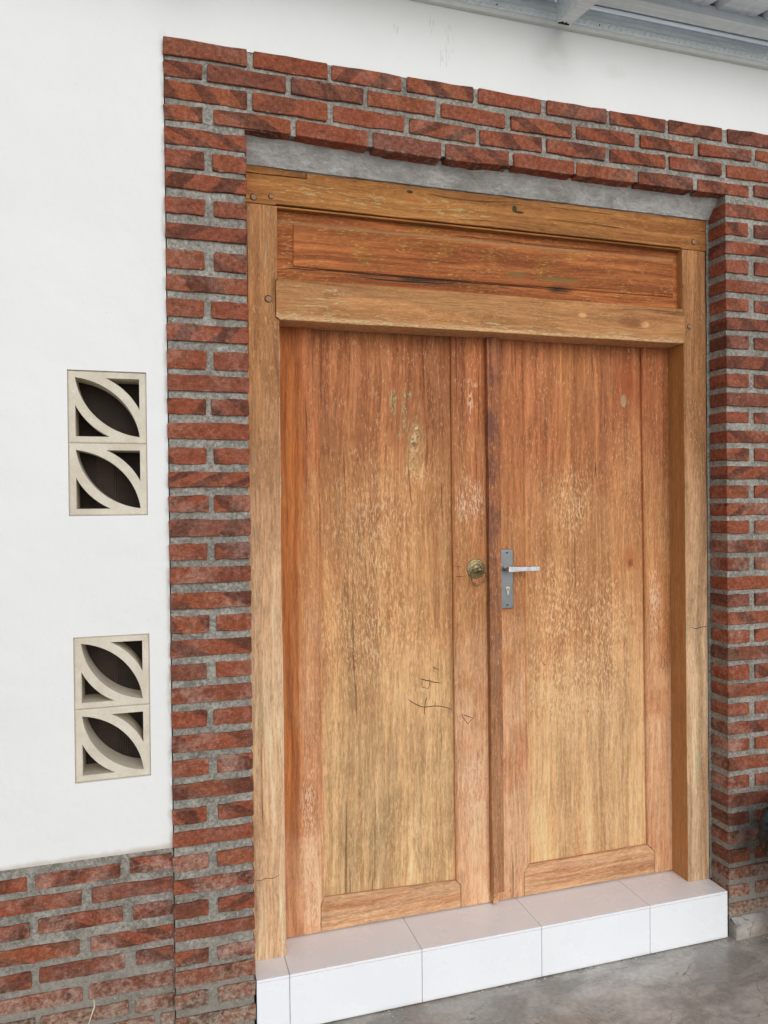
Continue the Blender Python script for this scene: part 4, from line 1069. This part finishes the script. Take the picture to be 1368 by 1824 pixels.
# ================================================================== DOOR STEP
st = empty('door_step', (0.82, 0.09, 0), 'low step of white glazed tiles below the wooden double door', 'step')
ZS = 0.1623
SX = [0.0185, 0.1127, 0.5126, 0.9137, 1.3142, 1.6262]
box('core', SX[0] + .002, SX[-1] - .002, 0.0045, 0.30, 0.0, ZS - 0.0045, M['grout'], st)
for i in range(5):
    g2 = 0.0009
    box('top_tile', SX[i] + g2, SX[i + 1] - g2, -0.0016, 0.24, ZS - 0.0078, ZS + rnd.uniform(-.0003, .0003), M['tile'], st, 0.0009, 2)
    box('front_tile', SX[i] + g2, SX[i + 1] - g2, -0.0012 + rnd.uniform(-.0004, .0004), 0.0062, 0.003, ZS - 0.0090, M['tile'], st, 0.0008, 2)

# ================================================================== DOOR FRAME
YF, YD = 0.0899, 0.1743
fr = empty('door_frame', (0.82, 0.13, ZS), 'heavy weathered teak door frame with pegged joints and a panel above the transom', 'door frame')
worn_plank('post', [(0.0140, ZS), (0.1193, ZS), (0.1172, 1.1), (0.1178, 2.0445), (0.1064, 2.0560), (0.1064, 2.1600), (0.1142, 2.1700), (0.1148, 2.3812), (0.0140, 2.3812)], YF, 0.176, M['frame'], fr, 0.0022, 0.05, 0.0011, 1)
worn_plank('post', [(1.5388, ZS), (1.6290, ZS), (1.6255, 2.3800), (1.5225, 2.3800), (1.5270, 2.3730), (1.5272, 2.1740), (1.5362, 2.1640), (1.5384, 2.0615), (1.5320, 2.0505)], YF, 0.176, M['frame'], fr, 0.0022, 0.05, 0.0011, 2)
worn_plank('head_beam', [(0.0140, 2.3822), (0.1060, 2.3822), (0.1150, 2.3870), (1.5200, 2.3855), (1.5265, 2.3810), (1.6275, 2.3810), (1.6290, 2.4880), (0.8, 2.4878), (0.2040, 2.4875), (0.2030, 2.4700), (0.0140, 2.4690)], YF - 0.0014, 0.178, M['head'], fr, 0.0024, 0.05, 0.0013, 3)
worn_plank('wood_shim', [(0.0140, 2.4700), (0.2010, 2.4710), (0.2000, 2.4840), (0.0140, 2.4900)], YF - 0.0045, 0.15, M['head'], fr, 0.0018, 0.04, 0.0012, 4)
worn_plank('transom_rail', [(0.1186, 2.0475), (0.8, 2.0500), (1.5300, 2.0520), (1.5374, 2.0625), (1.5352, 2.1630), (1.5262, 2.1722), (0.1152, 2.1690), (0.1074, 2.1592), (0.1074, 2.0568)], YF - 0.0030, 0.180, M['rail'], fr, 0.0030, 0.05, 0.0011, 5)
pn = worn_plank('header_panel', [(0.1080, 2.1600), (1.5350, 2.1600), (1.5350, 2.3950), (0.1080, 2.3950)], 0.1165, 0.140, M['header'], fr, 0.001, 0.2, 0.0)
bm = bmesh.new()
add_prism(bm, [(0.1640, 2.2150), (0.6, 2.2135), (1.5080, 2.2180), (1.5080, 2.3540), (0.9, 2.3480), (0.1660, 2.3430)], 0.1112, 0.1163, 0.0034, 2)
from_bm('raised_field', bm, M['header'], pn)
ribbon('crack', [(0.1227, 2.2041), (0.1693, 2.2110), (0.2163, 2.2095), (0.2588, 2.2135), (0.3231, 2.2120), (0.4217, 2.2110), (0.517, 2.2115), (0.6322, 2.2120), (0.7614, 2.2110), (0.95, 2.2125), (1.06, 2.2100)], 0.1165, 0.0026, M['dark'], pn)
ribbon('crack', [(0.3774, 2.2010), (0.4215, 2.1985), (0.4998, 2.1970), (0.6029, 2.2010), (0.68, 2.2030)], 0.1165, 0.0034, M['dark'], pn)
# small bead round the header opening
for (p, q) in (((0.1150, 2.3812), (1.5265, 2.3800)),):
    bm = bmesh.new()
    add_box(bm, p[0], q[0], YF + 0.004, 0.1165, 2.3775, 2.3830, 0.0015)
    from_bm('bead', bm, M['head'], fr)
for (x, z, r) in ((0.0455, 2.3990, 0.0085), (0.0967, 2.4065, 0.0070), (0.0860, 2.1066, 0.0095), (1.5740, 2.4090, 0.0085), (1.5564, 2.1127, 0.0085)):
    bm = bmesh.new()
    lathe(bm, [(r * 1.18, 0.0003), (r * 1.18, 0.0008), (r * 1.02, 0.0008), (r, 0.0001), (r * 0.95, 0.0002)], (x, YF - (0.0014 if z > 2.38 else 0), z), 18)
    ring = from_bm('peg_hole', bm, M['dark'], fr)
    bm = bmesh.new()
    lathe(bm, [(r * 0.98, 0.0), (r * 0.95, 0.0022), (r * 0.80, 0.0034), (0.0, 0.0038)], (x + 0.0008, YF - (0.0014 if z > 2.38 else 0), z - 0.0006), 18)
    from_bm('peg', bm, M['peg'], fr)
ribbon('crack', [(1.556, 1.0589), (1.566, 1.0560), (1.578, 1.0531), (1.5953, 1.0567), (1.6127, 1.0581), (1.624, 1.0590)], YF, 0.0022, M['mark'], fr)
ribbon('crack', [(0.030, 0.402), (0.045, 0.399), (0.062, 0.404), (0.080, 0.400), (0.100, 0.407)], YF, 0.0016, M['mark'], fr)
ribbon('crack', [(0.0262, 2.33), (0.0268, 2.20), (0.0262, 2.02), (0.0275, 1.90)], YF, 0.0022, M['mark'], fr)

# ================================================================== DOOR LEAVES
def stile(name, pts, mat, parent, beads=(), y=YD, seed=0):
    o = worn_plank(name, pts, y, y + 0.028, mat, parent, 0.0014, 0.08, 0.0006, seed)
    for (xa, za, xb, zb, w) in beads:
        bm = bmesh.new()
        add_prism(bm, [(xa, za), (xa + w, za), (xb + w, zb), (xb, zb)], y - 0.0016, y + 0.001, 0.0010, 2)
        from_bm('bead', bm, mat, o)
    return o

ZB, ZT = 0.1660, 2.0700
dl = empty('door_leaf', (0.12, 0.187, ZB), 'left door leaf of worn teak with a brass ring pull and pencil-like scratches low down', 'door')
stile('stile', [(0.1120, ZB), (0.2402, ZB), (0.2410, 0.2518), (0.2518, 0.2730), (0.2530, 1.2), (0.2565, ZT), (0.1120, ZT)], M['leaf'], dl,
      [(0.2455, 0.275, 0.2500, ZT, 0.0050)], seed=1)
stile('stile', [(0.7132, ZB), (0.8175, ZB), (0.8165, 1.2), (0.8150, ZT), (0.6935, ZT), (0.6945, 1.2), (0.6968, 0.2580), (0.7136, 0.2400)], M['leaf'], dl,
      [(0.6985, 0.262, 0.6960, ZT, 0.0060)], seed=2)
worn_plank('panel', [(0.2500, 0.2500), (0.6990, 0.2400), (0.6960, ZT), (0.2540, ZT)], YD + 0.0105, YD + 0.022, M['panelL'], dl, 0.001, 0.3, 0.0, 3)
worn_plank('bottom_rail', [(0.2410, ZB), (0.7124, ZB), (0.7126, 0.2392), (0.6962, 0.2570), (0.4700, 0.2655), (0.2526, 0.2722), (0.2418, 0.2512)], YD - 0.0006, YD + 0.024, M['bottom'], dl, 0.0032, 0.06, 0.0008, 4)
dr = empty('door_leaf', (1.53, 0.187, ZB), 'right door leaf of striped teak carrying the grey lever handle', 'door')
stile('stile', [(0.8192, ZB), (0.9440, ZB), (0.9446, 0.2485), (0.9635, 0.2716), (0.9610, 1.2), (0.9580, ZT), (0.8185, ZT)], M['leaf'], dr,
      [(0.9560, 0.273, 0.9510, ZT, 0.0045)], seed=5)
stile('stile', [(1.4640, ZB), (1.5400, ZB), (1.5400, ZT), (1.4215, ZT), (1.4280, 1.2), (1.4348, 0.2725), (1.4642, 0.2450)], M['leaf'], dr,
      [(1.4370, 0.276, 1.4240, ZT, 0.0055)], seed=6)
worn_plank('panel', [(0.9600, 0.2500), (1.4380, 0.2500), (1.4260, ZT), (0.9550, ZT)], YD + 0.0105, YD + 0.022, M['panelR'], dr, 0.001, 0.3, 0.0, 7)
worn_plank('bottom_rail', [(0.9448, ZB), (1.4632, ZB), (1.4634, 0.2442), (1.4341, 0.2716), (1.2, 0.2712), (0.9640, 0.2706), (0.9454, 0.2478)], YD - 0.0006, YD + 0.024, M['bottom'], dr, 0.0032, 0.06, 0.0008, 8)
worn_plank('astragal', [(0.8170, 0.2050), (0.8606, 0.2050), (0.8592, 1.2), (0.8562, ZT), (0.8135, ZT)], YD - 0.0215, YD - 0.0002, M['astragal'], dr, 0.0016, 0.06, 0.0008, 9)
box('astragal_foot', 0.8215, 0.8390, YD - 0.018, YD - 0.0002, ZB + 0.001, 0.2042, M['bottom'], dr, 0.0015)

# score marks scratched into the wood
YP = YD + 0.0105
for pts, w in (
    ([(0.6199, 0.9686), (0.6304, 0.9633), (0.6380, 0.9598), (0.6470, 0.9551)], 0.0016),
    ([(0.6282, 0.9715), (0.6277, 0.9600), (0.6266, 0.9502)], 0.0014),
    ([(0.5762, 0.9317), (0.5875, 0.9295), (0.5987, 0.9247), (0.6115, 0.9229), (0.6229, 0.9174), (0.6380, 0.9150), (0.6506, 0.9118)], 0.0020),
    ([(0.5875, 0.9295), (0.5845, 0.9177), (0.5849, 0.9036), (0.5957, 0.9008), (0.6059, 0.8973), (0.6105, 0.9063), (0.6116, 0.9277)], 0.0013),
    ([(0.5371, 0.8691), (0.5450, 0.8620), (0.5529, 0.8563), (0.5625, 0.8500), (0.5725, 0.8448), (0.5823, 0.8405), (0.5923, 0.8382), (0.6093, 0.8378), (0.6293, 0.8387), (0.6522, 0.8351), (0.6723, 0.8290), (0.6896, 0.8221)], 0.0018),
    ([(0.6039, 0.8694), (0.5995, 0.8640), (0.5981, 0.8605), (0.5946, 0.8460), (0.5932, 0.8290), (0.5929, 0.8127)], 0.0017)):
    ribbon('scratch_mark', [(x + 0.0013, z) for x, z in pts], YP, w * 1.35, M['mark'], dl)
ribbon('scratch_mark', [(0.7200, 0.8058), (0.7331, 0.8014), (0.7480, 0.7950), (0.7615, 0.7892), (0.7521, 0.7819), (0.7423, 0.7722), (0.7301, 0.7880), (0.7200, 0.8058)], YD, 0.0022, M['mark'], dl, closed=True)
ribbon('scratch_mark', [(0.6985, 1.2935), (0.712, 1.2940), (0.7263, 1.2922)], YD - .0001, 0.0018, M['mark'], dl)
ribbon('scratch_mark', [(0.6985, 1.2627), (0.715, 1.2610), (0.7400, 1.2620)], YD - .0001, 0.0018, M['mark'], dl)
ribbon('scratch_mark', [(1.4950, 0.9487), (1.4983, 0.9319), (1.4933, 0.9086), (1.5037, 0.8990), (1.5122, 0.9161), (1.5088, 0.9371), (1.4950, 0.9487)], YD, 0.0014, M['mark'], dr, closed=True)
ribbon('scratch_mark', [(1.0238, 0.9827), (1.0215, 0.9740), (1.0205, 0.9649), (1.0260, 0.9530), (1.0329, 0.9444), (1.0423, 0.9465)], YP, 0.0013, M['mark'], dr)
ribbon('scratch_mark', [(1.3552, 1.0071), (1.3500, 0.9960), (1.3449, 0.9833)], YP, 0.0013, M['mark'], dr)
ribbon('scratch_mark', [(1.2366, 1.6440), (1.2386, 1.6185), (1.2339, 1.5891)], YP, 0.0034, M['mark'], dr)
ribbon('scratch_mark', [(1.1480, 0.9500), (1.1560, 0.9490)], YP, 0.0030, M['mark'], dr)
ribbon('scratch_mark', [(1.1850, 0.9560), (1.1980, 0.9530)], YP, 0.0022, M['mark'], dr)

# ------------------------------------------------------------------ brass ring pull
rp = empty('ring_pull', (0.7756, YD, 1.285), 'tarnished round brass pull with a hanging ring on the left door leaf', 'door pull')
bm = bmesh.new()
lathe(bm, [(0.0330, 0.0), (0.0325, 0.0022), (0.0300, 0.0038), (0.0275, 0.0030), (0.0250, 0.0050), (0.0215, 0.0072), (0.0185, 0.0066), (0.0165, 0.0090), (0.0120, 0.0120), (0.0085, 0.0132), (0.0, 0.0138)], (0.7756, YD, 1.2850), 36)
for v in bm.verts:
    v.co.z += 0.0005 * math.sin(v.co.x * 900) * (0.5 if v.co.y > YD - 0.004 else 0)
from_bm('backplate', bm, M['brass'], rp, smooth=True)
bm = bmesh.new()
lathe(bm, [(0.0050, 0.012), (0.0050, 0.020), (0.0075, 0.023), (0.0072, 0.028), (0.0040, 0.031), (0.0, 0.032)], (0.7770, YD, 1.2840), 20)
from_bm('knob', bm, M['brass'], rp, smooth=True)
bm = bmesh.new()
path = []
for i in range(41):
    t = 2 * math.pi * i / 40
    path.append((0.7790 + 0.0262 * math.sin(t), YD - 0.016 - 0.006 * math.cos(t), 1.2585 + 0.0262 * math.cos(t)))
tube(bm, path, [0.0024 + 0.0005 * math.cos(2 * math.pi * i / 40) for i in range(41)], 8)
from_bm('ring', bm, M['brass'], rp, smooth=True)

# ------------------------------------------------------------------ lever lock
lk = empty('lever_handle', (0.888, YD, 1.25), 'satin grey lever door handle on a long plate with keyhole on the right leaf', 'door handle')
bm = bmesh.new()
add_prism(bm, [(0.8608, 1.1480), (0.9078, 1.1480), (0.9078, 1.3470), (0.8608, 1.3470)], YD - 0.0105, YD - 0.0001, 0.0032, 3)
plate = from_bm('lock_plate', bm, M['satin'], lk)
for z in (1.3360, 1.1620):
    bm = bmesh.new()
    lathe(bm, [(0.0042, 0.0), (0.0040, 0.0008), (0.0030, 0.0010), (0.0026, 0.0003), (0.0, 0.0002)], (0.8845, YD - 0.0105, z), 16)
    s_ = from_bm('screw', bm, M['satin'], lk)
    bm = bmesh.new()
    lathe(bm, [(0.0024, 0.0), (0.0024, 0.0011), (0.0, 0.0012)], (0.8845, YD - 0.0105, z), 12)
    from_bm('screw_recess', bm, M['dark'], s_)
bm = bmesh.new()
cx, cz = 0.8860, 1.2145
pts = [(cx + 0.0082 * math.cos(t), cz + 0.0082 * math.sin(t)) for t in [math.radians(a) for a in range(-55, 236, 15)]]
pts = pts + [(cx - 0.0046, cz - 0.0170), (cx - 0.0030, cz - 0.0186), (cx + 0.0030, cz - 0.0186), (cx + 0.0046, cz - 0.0170)]
add_prism(bm, pts, YD - 0.0135, YD - 0.0106, 0.0006)
cyl = from_bm('key_cylinder', bm, M['chrome'], lk)
bm = bmesh.new()
lathe(bm, [(0.0058, 0.0), (0.0056, 0.0010), (0.0, 0.0012)], (cx, YD - 0.0135, cz), 20)
from_bm('cylinder_plug', bm, M['brasscyl'], cyl)
box('key_slot', cx - 0.0040, cx + 0.0040, YD - 0.0150, YD - 0.0144, cz - 0.0011, cz + 0.0011, M['dark'], cyl)
bm = bmesh.new()
# neck that grows out of the plate, then the flat lever arm
tube(bm, [(0.8790, YD - 0.0106, 1.2835), (0.8792, YD - 0.026, 1.2835), (0.8800, YD - 0.046, 1.2835)], [0.0092, 0.0076, 0.0078], 20)
from_bm('lever_neck', bm, M['chrome'], lk, smooth=True)
bm = bmesh.new()
prof = [(0.8705, 0.0085), (0.8760, 0.0098), (0.8900, 0.0096), (0.9050, 0.0082), (0.9400, 0.0078), (0.9830, 0.0078)]
rings = []
for (x, hh) in prof:
    yy = YD - 0.0460
    rings.append([bm.verts.new(p) for p in ((x, yy - 0.0060, 1.2835 - hh + 0.0012), (x, yy - 0.0060, 1.2835 + hh - 0.0012), (x, yy - 0.0048, 1.2835 + hh), (x, yy + 0.0048, 1.2835 + hh), (x, yy + 0.0060, 1.2835 + hh - 0.0012), (x, yy + 0.0060, 1.2835 - hh + 0.0012), (x, yy + 0.0048, 1.2835 - hh), (x, yy - 0.0048, 1.2835 - hh))])
for A, B in zip(rings, rings[1:]):
    for k in range(8):
        bm.faces.new((A[k], A[(k + 1) % 8], B[(k + 1) % 8], B[k]))
bm.faces.new(rings[0]); bm.faces.new(rings[-1])
bmesh.ops.recalc_face_normals(bm, faces=bm.faces)
bmesh.ops.rotate(bm, cent=(0.88, 0, 1.2835), matrix=Matrix.Rotation(math.radians(0.5), 3, 'Y'), verts=bm.verts)
from_bm('lever_arm', bm, M['chrome'], lk)

# ================================================================== METAL ROOF
S = -0.2                     # the roof falls away from the wall
rf = empty('metal_roof', (0.8, 0, 3.1), 'galvanised steel lean-to roof with corrugated sheet above the doorway', 'roof')
bm = bmesh.new()
add_box(bm, -4, 5, -0.0035, WALL_Y - 0.0002, 3.0035, 3.0180, 0.001)
from_bm('wall_trim', bm, M['trim'], rf)
bm = bmesh.new()
# channel web against the wall with pressed ribs and a row of slanted embossed lugs
secs = [(3.0182, 0.0), (3.0200, -0.0035), (3.0215, 0.0), (3.0440, 0.0), (3.0450, -0.0060), (3.0475, -0.0060), (3.0500, 0.0), (3.0590, 0.0), (3.0600, -0.0050), (3.0620, -0.0050), (3.0640, 0.001), (3.0725, 0.001)]
A = [bm.verts.new((-4, y, z)) for z, y in secs]
B = [bm.verts.new((5, y, z)) for z, y in secs]
for i in range(len(secs) - 1):
    bm.faces.new((A[i], B[i], B[i + 1], A[i + 1]))
x = 0.30
while x < 2.6:
    p = [(x, 3.0300), (x + 0.0035, 3.0285), (x + 0.0150, 3.0405), (x + 0.0115, 3.0420)]
    f = [bm.verts.new((a, -0.0034, b)) for a, b in p]
    g3 = [bm.verts.new((a + 0.002 * s1, 0.0001, b - 0.002 * s2)) for (a, b), s1, s2 in zip(p, (-1, 1, 1, -1), (0, 1, 0, -1))]
    bm.faces.new(f)
    for i in range(4):
        bm.faces.new((f[i], f[(i + 1) % 4], g3[(i + 1) % 4], g3[i]))
    x += 0.0225
bmesh.ops.recalc_face_normals(bm, faces=bm.faces)
ch = from_bm('wall_channel', bm, M['steel'], rf)
bm = bmesh.new()
sec = [(-0.0100, 3.0722), (-0.0160, 3.0815), (0.0010, 3.0812), (0.0010, 3.0722)]  # added lip, mirror-bright and tilted to stand in for a line of light
A = [bm.verts.new((-4, y, z)) for y, z in sec]
B = [bm.verts.new((5, y, z)) for y, z in sec]
for i in range(4):
    bm.faces.new((A[i], A[(i + 1) % 4], B[(i + 1) % 4], B[i]))
bm.faces.new(A)
bm.faces.new(B)
bmesh.ops.recalc_face_normals(bm, faces=bm.faces)
from_bm('highlight_lip', bm, M['bright'], rf)
for x in (0.785, 1.145, 1.50):
    bm = bmesh.new()
    lathe(bm, [(0.0028, 0.0), (0.0026, 0.0012), (0, 0.0016)], (x, -0.0001, 3.0345), 10)
    from_bm('rivet', bm, M['dark'], ch)

def sloped(bm, x0, x1, y0, y1, zb0, zb1):
    """box whose bottom and top follow the roof fall; zb are heights at y = 0"""
    vs_ = add_box(bm, x0, x1, y0, y1, zb0, zb1)
    for v in vs_:
        v.co.z += -S * v.co.y
for xr in (-2.40, -1.27, -0.15, 0.981, 2.11, 3.24):
    bm = bmesh.new()
    sloped(bm, xr, xr + 0.0015, -0.245, -0.018, 3.0047, 3.0810)
    sloped(bm, xr + 0.0016, xr + 0.0420, -0.245, -0.018, 3.0047, 3.0065)
    sloped(bm, xr + 0.0016, xr + 0.0420, -0.245, -0.018, 3.0790, 3.0808)
    sloped(bm, xr + 0.0405, xr + 0.0420, -0.245, -0.018, 3.0066, 3.0160)
    sloped(bm, xr - 0.0012, xr - 0.0001, -0.245, -0.018, 3.0330, 3.0350)
    sloped(bm, xr - 0.0012, xr - 0.0001, -0.245, -0.018, 3.0500, 3.0520)
    ra = from_bm('rafter', bm, M['steel'], rf)
    bm = bmesh.new()
    add_box(bm, xr + 0.002, xr + 0.040, -0.030, -0.020, 2.9990, 3.0005)
    add_box(bm, xr + 0.008, xr + 0.016, -0.034, -0.026, 2.9965, 2.9995)
    add_box(bm, xr + 0.022, xr + 0.028, -0.034, -0.026, 2.9970, 2.9995)
    from_bm('screw', bm, M['dark'], ra)
for yp in (-0.050,):
    zt = 3.0815 + 0.2 * yp
    bm = bmesh.new()
    add_box(bm, -4, 5, yp - 0.050, yp, zt - 0.0095, zt - 0.0080, 0.0004)
    add_box(bm, -4, 5, yp - 0.0515, yp - 0.0500, zt - 0.0095, zt + 0.0240, 0.0004)
    add_box(bm, -4, 5, yp + 0.0001, yp + 0.0015, zt - 0.0095, zt + 0.0240, 0.0004)
    from_bm('purlin', bm, M['steel'], rf)
# corrugated sheet
bm = bmesh.new()
prof = []
x = -4.0
RP = 0.1875
x = 1.283 - RP * 28
while x < 5.0:
    prof += [(x, 0.0), (x + 0.012, 0.019), (x + 0.032, 0.019), (x + 0.044, 0.0), (x + 0.108, 0.0), (x + 0.113, 0.003), (x + 0.121, 0.003), (x + 0.126, 0.0), (x + 0.147, 0.0), (x + 0.152, 0.003), (x + 0.160, 0.003), (x + 0.165, 0.0)]
    x += RP
for th in (0.0, 0.0009):
    A = [bm.verts.new((a, 0.010, 3.1070 + 0.010 * 0.2 + h + th)) for a, h in prof]
    B = [bm.verts.new((a, -0.265, 3.1070 - 0.265 * 0.2 + h + th)) for a, h in prof]
    for i in range(len(prof) - 1):
        bm.faces.new((A[i], A[i + 1], B[i + 1], B[i]))
from_bm('corrugated_sheet', bm, M['sheet'], rf)

# ================================================================== SMALL THINGS
# black plastic sack on a stool at the right edge
sk = bmesh.new()
bmesh.ops.create_icosphere(sk, subdivisions=5, radius=1.0)
for v in sk.verts:
    n = v.co.normalized()
    th = math.atan2(n.y, n.x)
    up_ = max(0.0, n.z)
    # pleats run up to the tied neck, dents below them
    pl_ = abs(noise.noise(Vector((math.cos(th) * 2.6, math.sin(th) * 2.6, n.z * 0.9 + 3.0))))
    cr_ = abs(noise.noise(n * 5.0 + Vector((1, 5, 2)))) + 0.4 * abs(noise.noise(n * 12.0 + Vector((7, 1, 3))))
    r = 1.06 + noise.noise(n * 2.1 + Vector((4, 2, 9))) * 0.12 - pl_ * 0.30 - cr_ * 0.10
    rad = r * (1.0 - 0.35 * up_ ** 3)
    v.co = Vector((n.x * 0.218 * rad, n.y * 0.125 * rad, n.z * 0.158 * r))
    if n.z > 0.90:
        k_ = (n.z - 0.90) / 0.10
        v.co.z += 0.075 * k_
        sq = 1.0 - 0.72 * math.sin(min(1.0, k_ * 1.25) * math.pi * 0.62)
        v.co.x *= sq
        v.co.y *= sq
    v.co.z = max(v.co.z, -0.150)
bmesh.ops.translate(sk, verts=sk.verts, vec=(1.860, -0.165, 0.398))
o = from_bm('plastic_sack', sk, M['bag'], smooth=True)
meta(o, 'crumpled glossy black plastic sack at the right edge beside the brick pillar', 'sack')
sb = empty('low_stool', (1.90, -0.165, 0), 'low dark wooden stool under the black plastic sack', 'stool')
box("seat", 1.790, 2.05, -0.26, -0.07, 0.2230, 0.2465, M['darkwood'], sb, 0.003)
for sx in (1.790, 1.990):
    for sy in (-0.245, -0.115):
        box('leg', sx, sx + 0.028, sy, sy + 0.028, 0.0, 0.2228, M['darkwood'], sb, 0.002)
# dry stem leaning on the wainscot
bm = bmesh.new()
tube(bm, [(-0.452, -0.045, 0.0), (-0.440, -0.034, 0.07), (-0.4250, -0.024, 0.133), (-0.4155, -0.016, 0.162), (-0.4068, -0.010, 0.183), (-0.4080, -0.008, 0.197), (-0.4100, -0.007, 0.2015)], [0.0022, 0.0020, 0.0017, 0.0015, 0.0022, 0.0012, 0.0005], 7)
tube(bm, [(-0.4250, -0.024, 0.133), (-0.4190, -0.028, 0.136), (-0.4160, -0.030, 0.1395)], [0.0014, 0.0015, 0.0006], 6)
tube(bm, [(-0.4262, -0.025, 0.131), (-0.4320, -0.028, 0.134), (-0.4350, -0.029, 0.138)], [0.0014, 0.0015, 0.0006], 6)
meta(from_bm('dry_twig', bm, M['twig'], smooth=True), 'pale dry twig leaning against the low brick wainscot', 'twig')
# crumbs of mortar and straw on the floor along the step and the pillar
bm = bmesh.new()
for i in range(150):
    x = rnd.uniform(0.25, 1.9)
    y = -0.004 - abs(rnd.gauss(0, 0.012)) if rnd.random() < 0.6 else -rnd.uniform(0.02, 0.5)
    if x > 1.63:
        y -= 0.03
    s_ = rnd.uniform(0.0006, 0.0026)
    bmesh.ops.create_icosphere(bm, subdivisions=1, radius=s_, matrix=Matrix.Translation((x, y, s_ * 0.5)) @ Matrix.Diagonal((1.4, 1, 0.6, 1)))
meta(from_bm('floor_debris', bm, M['twig']), kind='stuff')
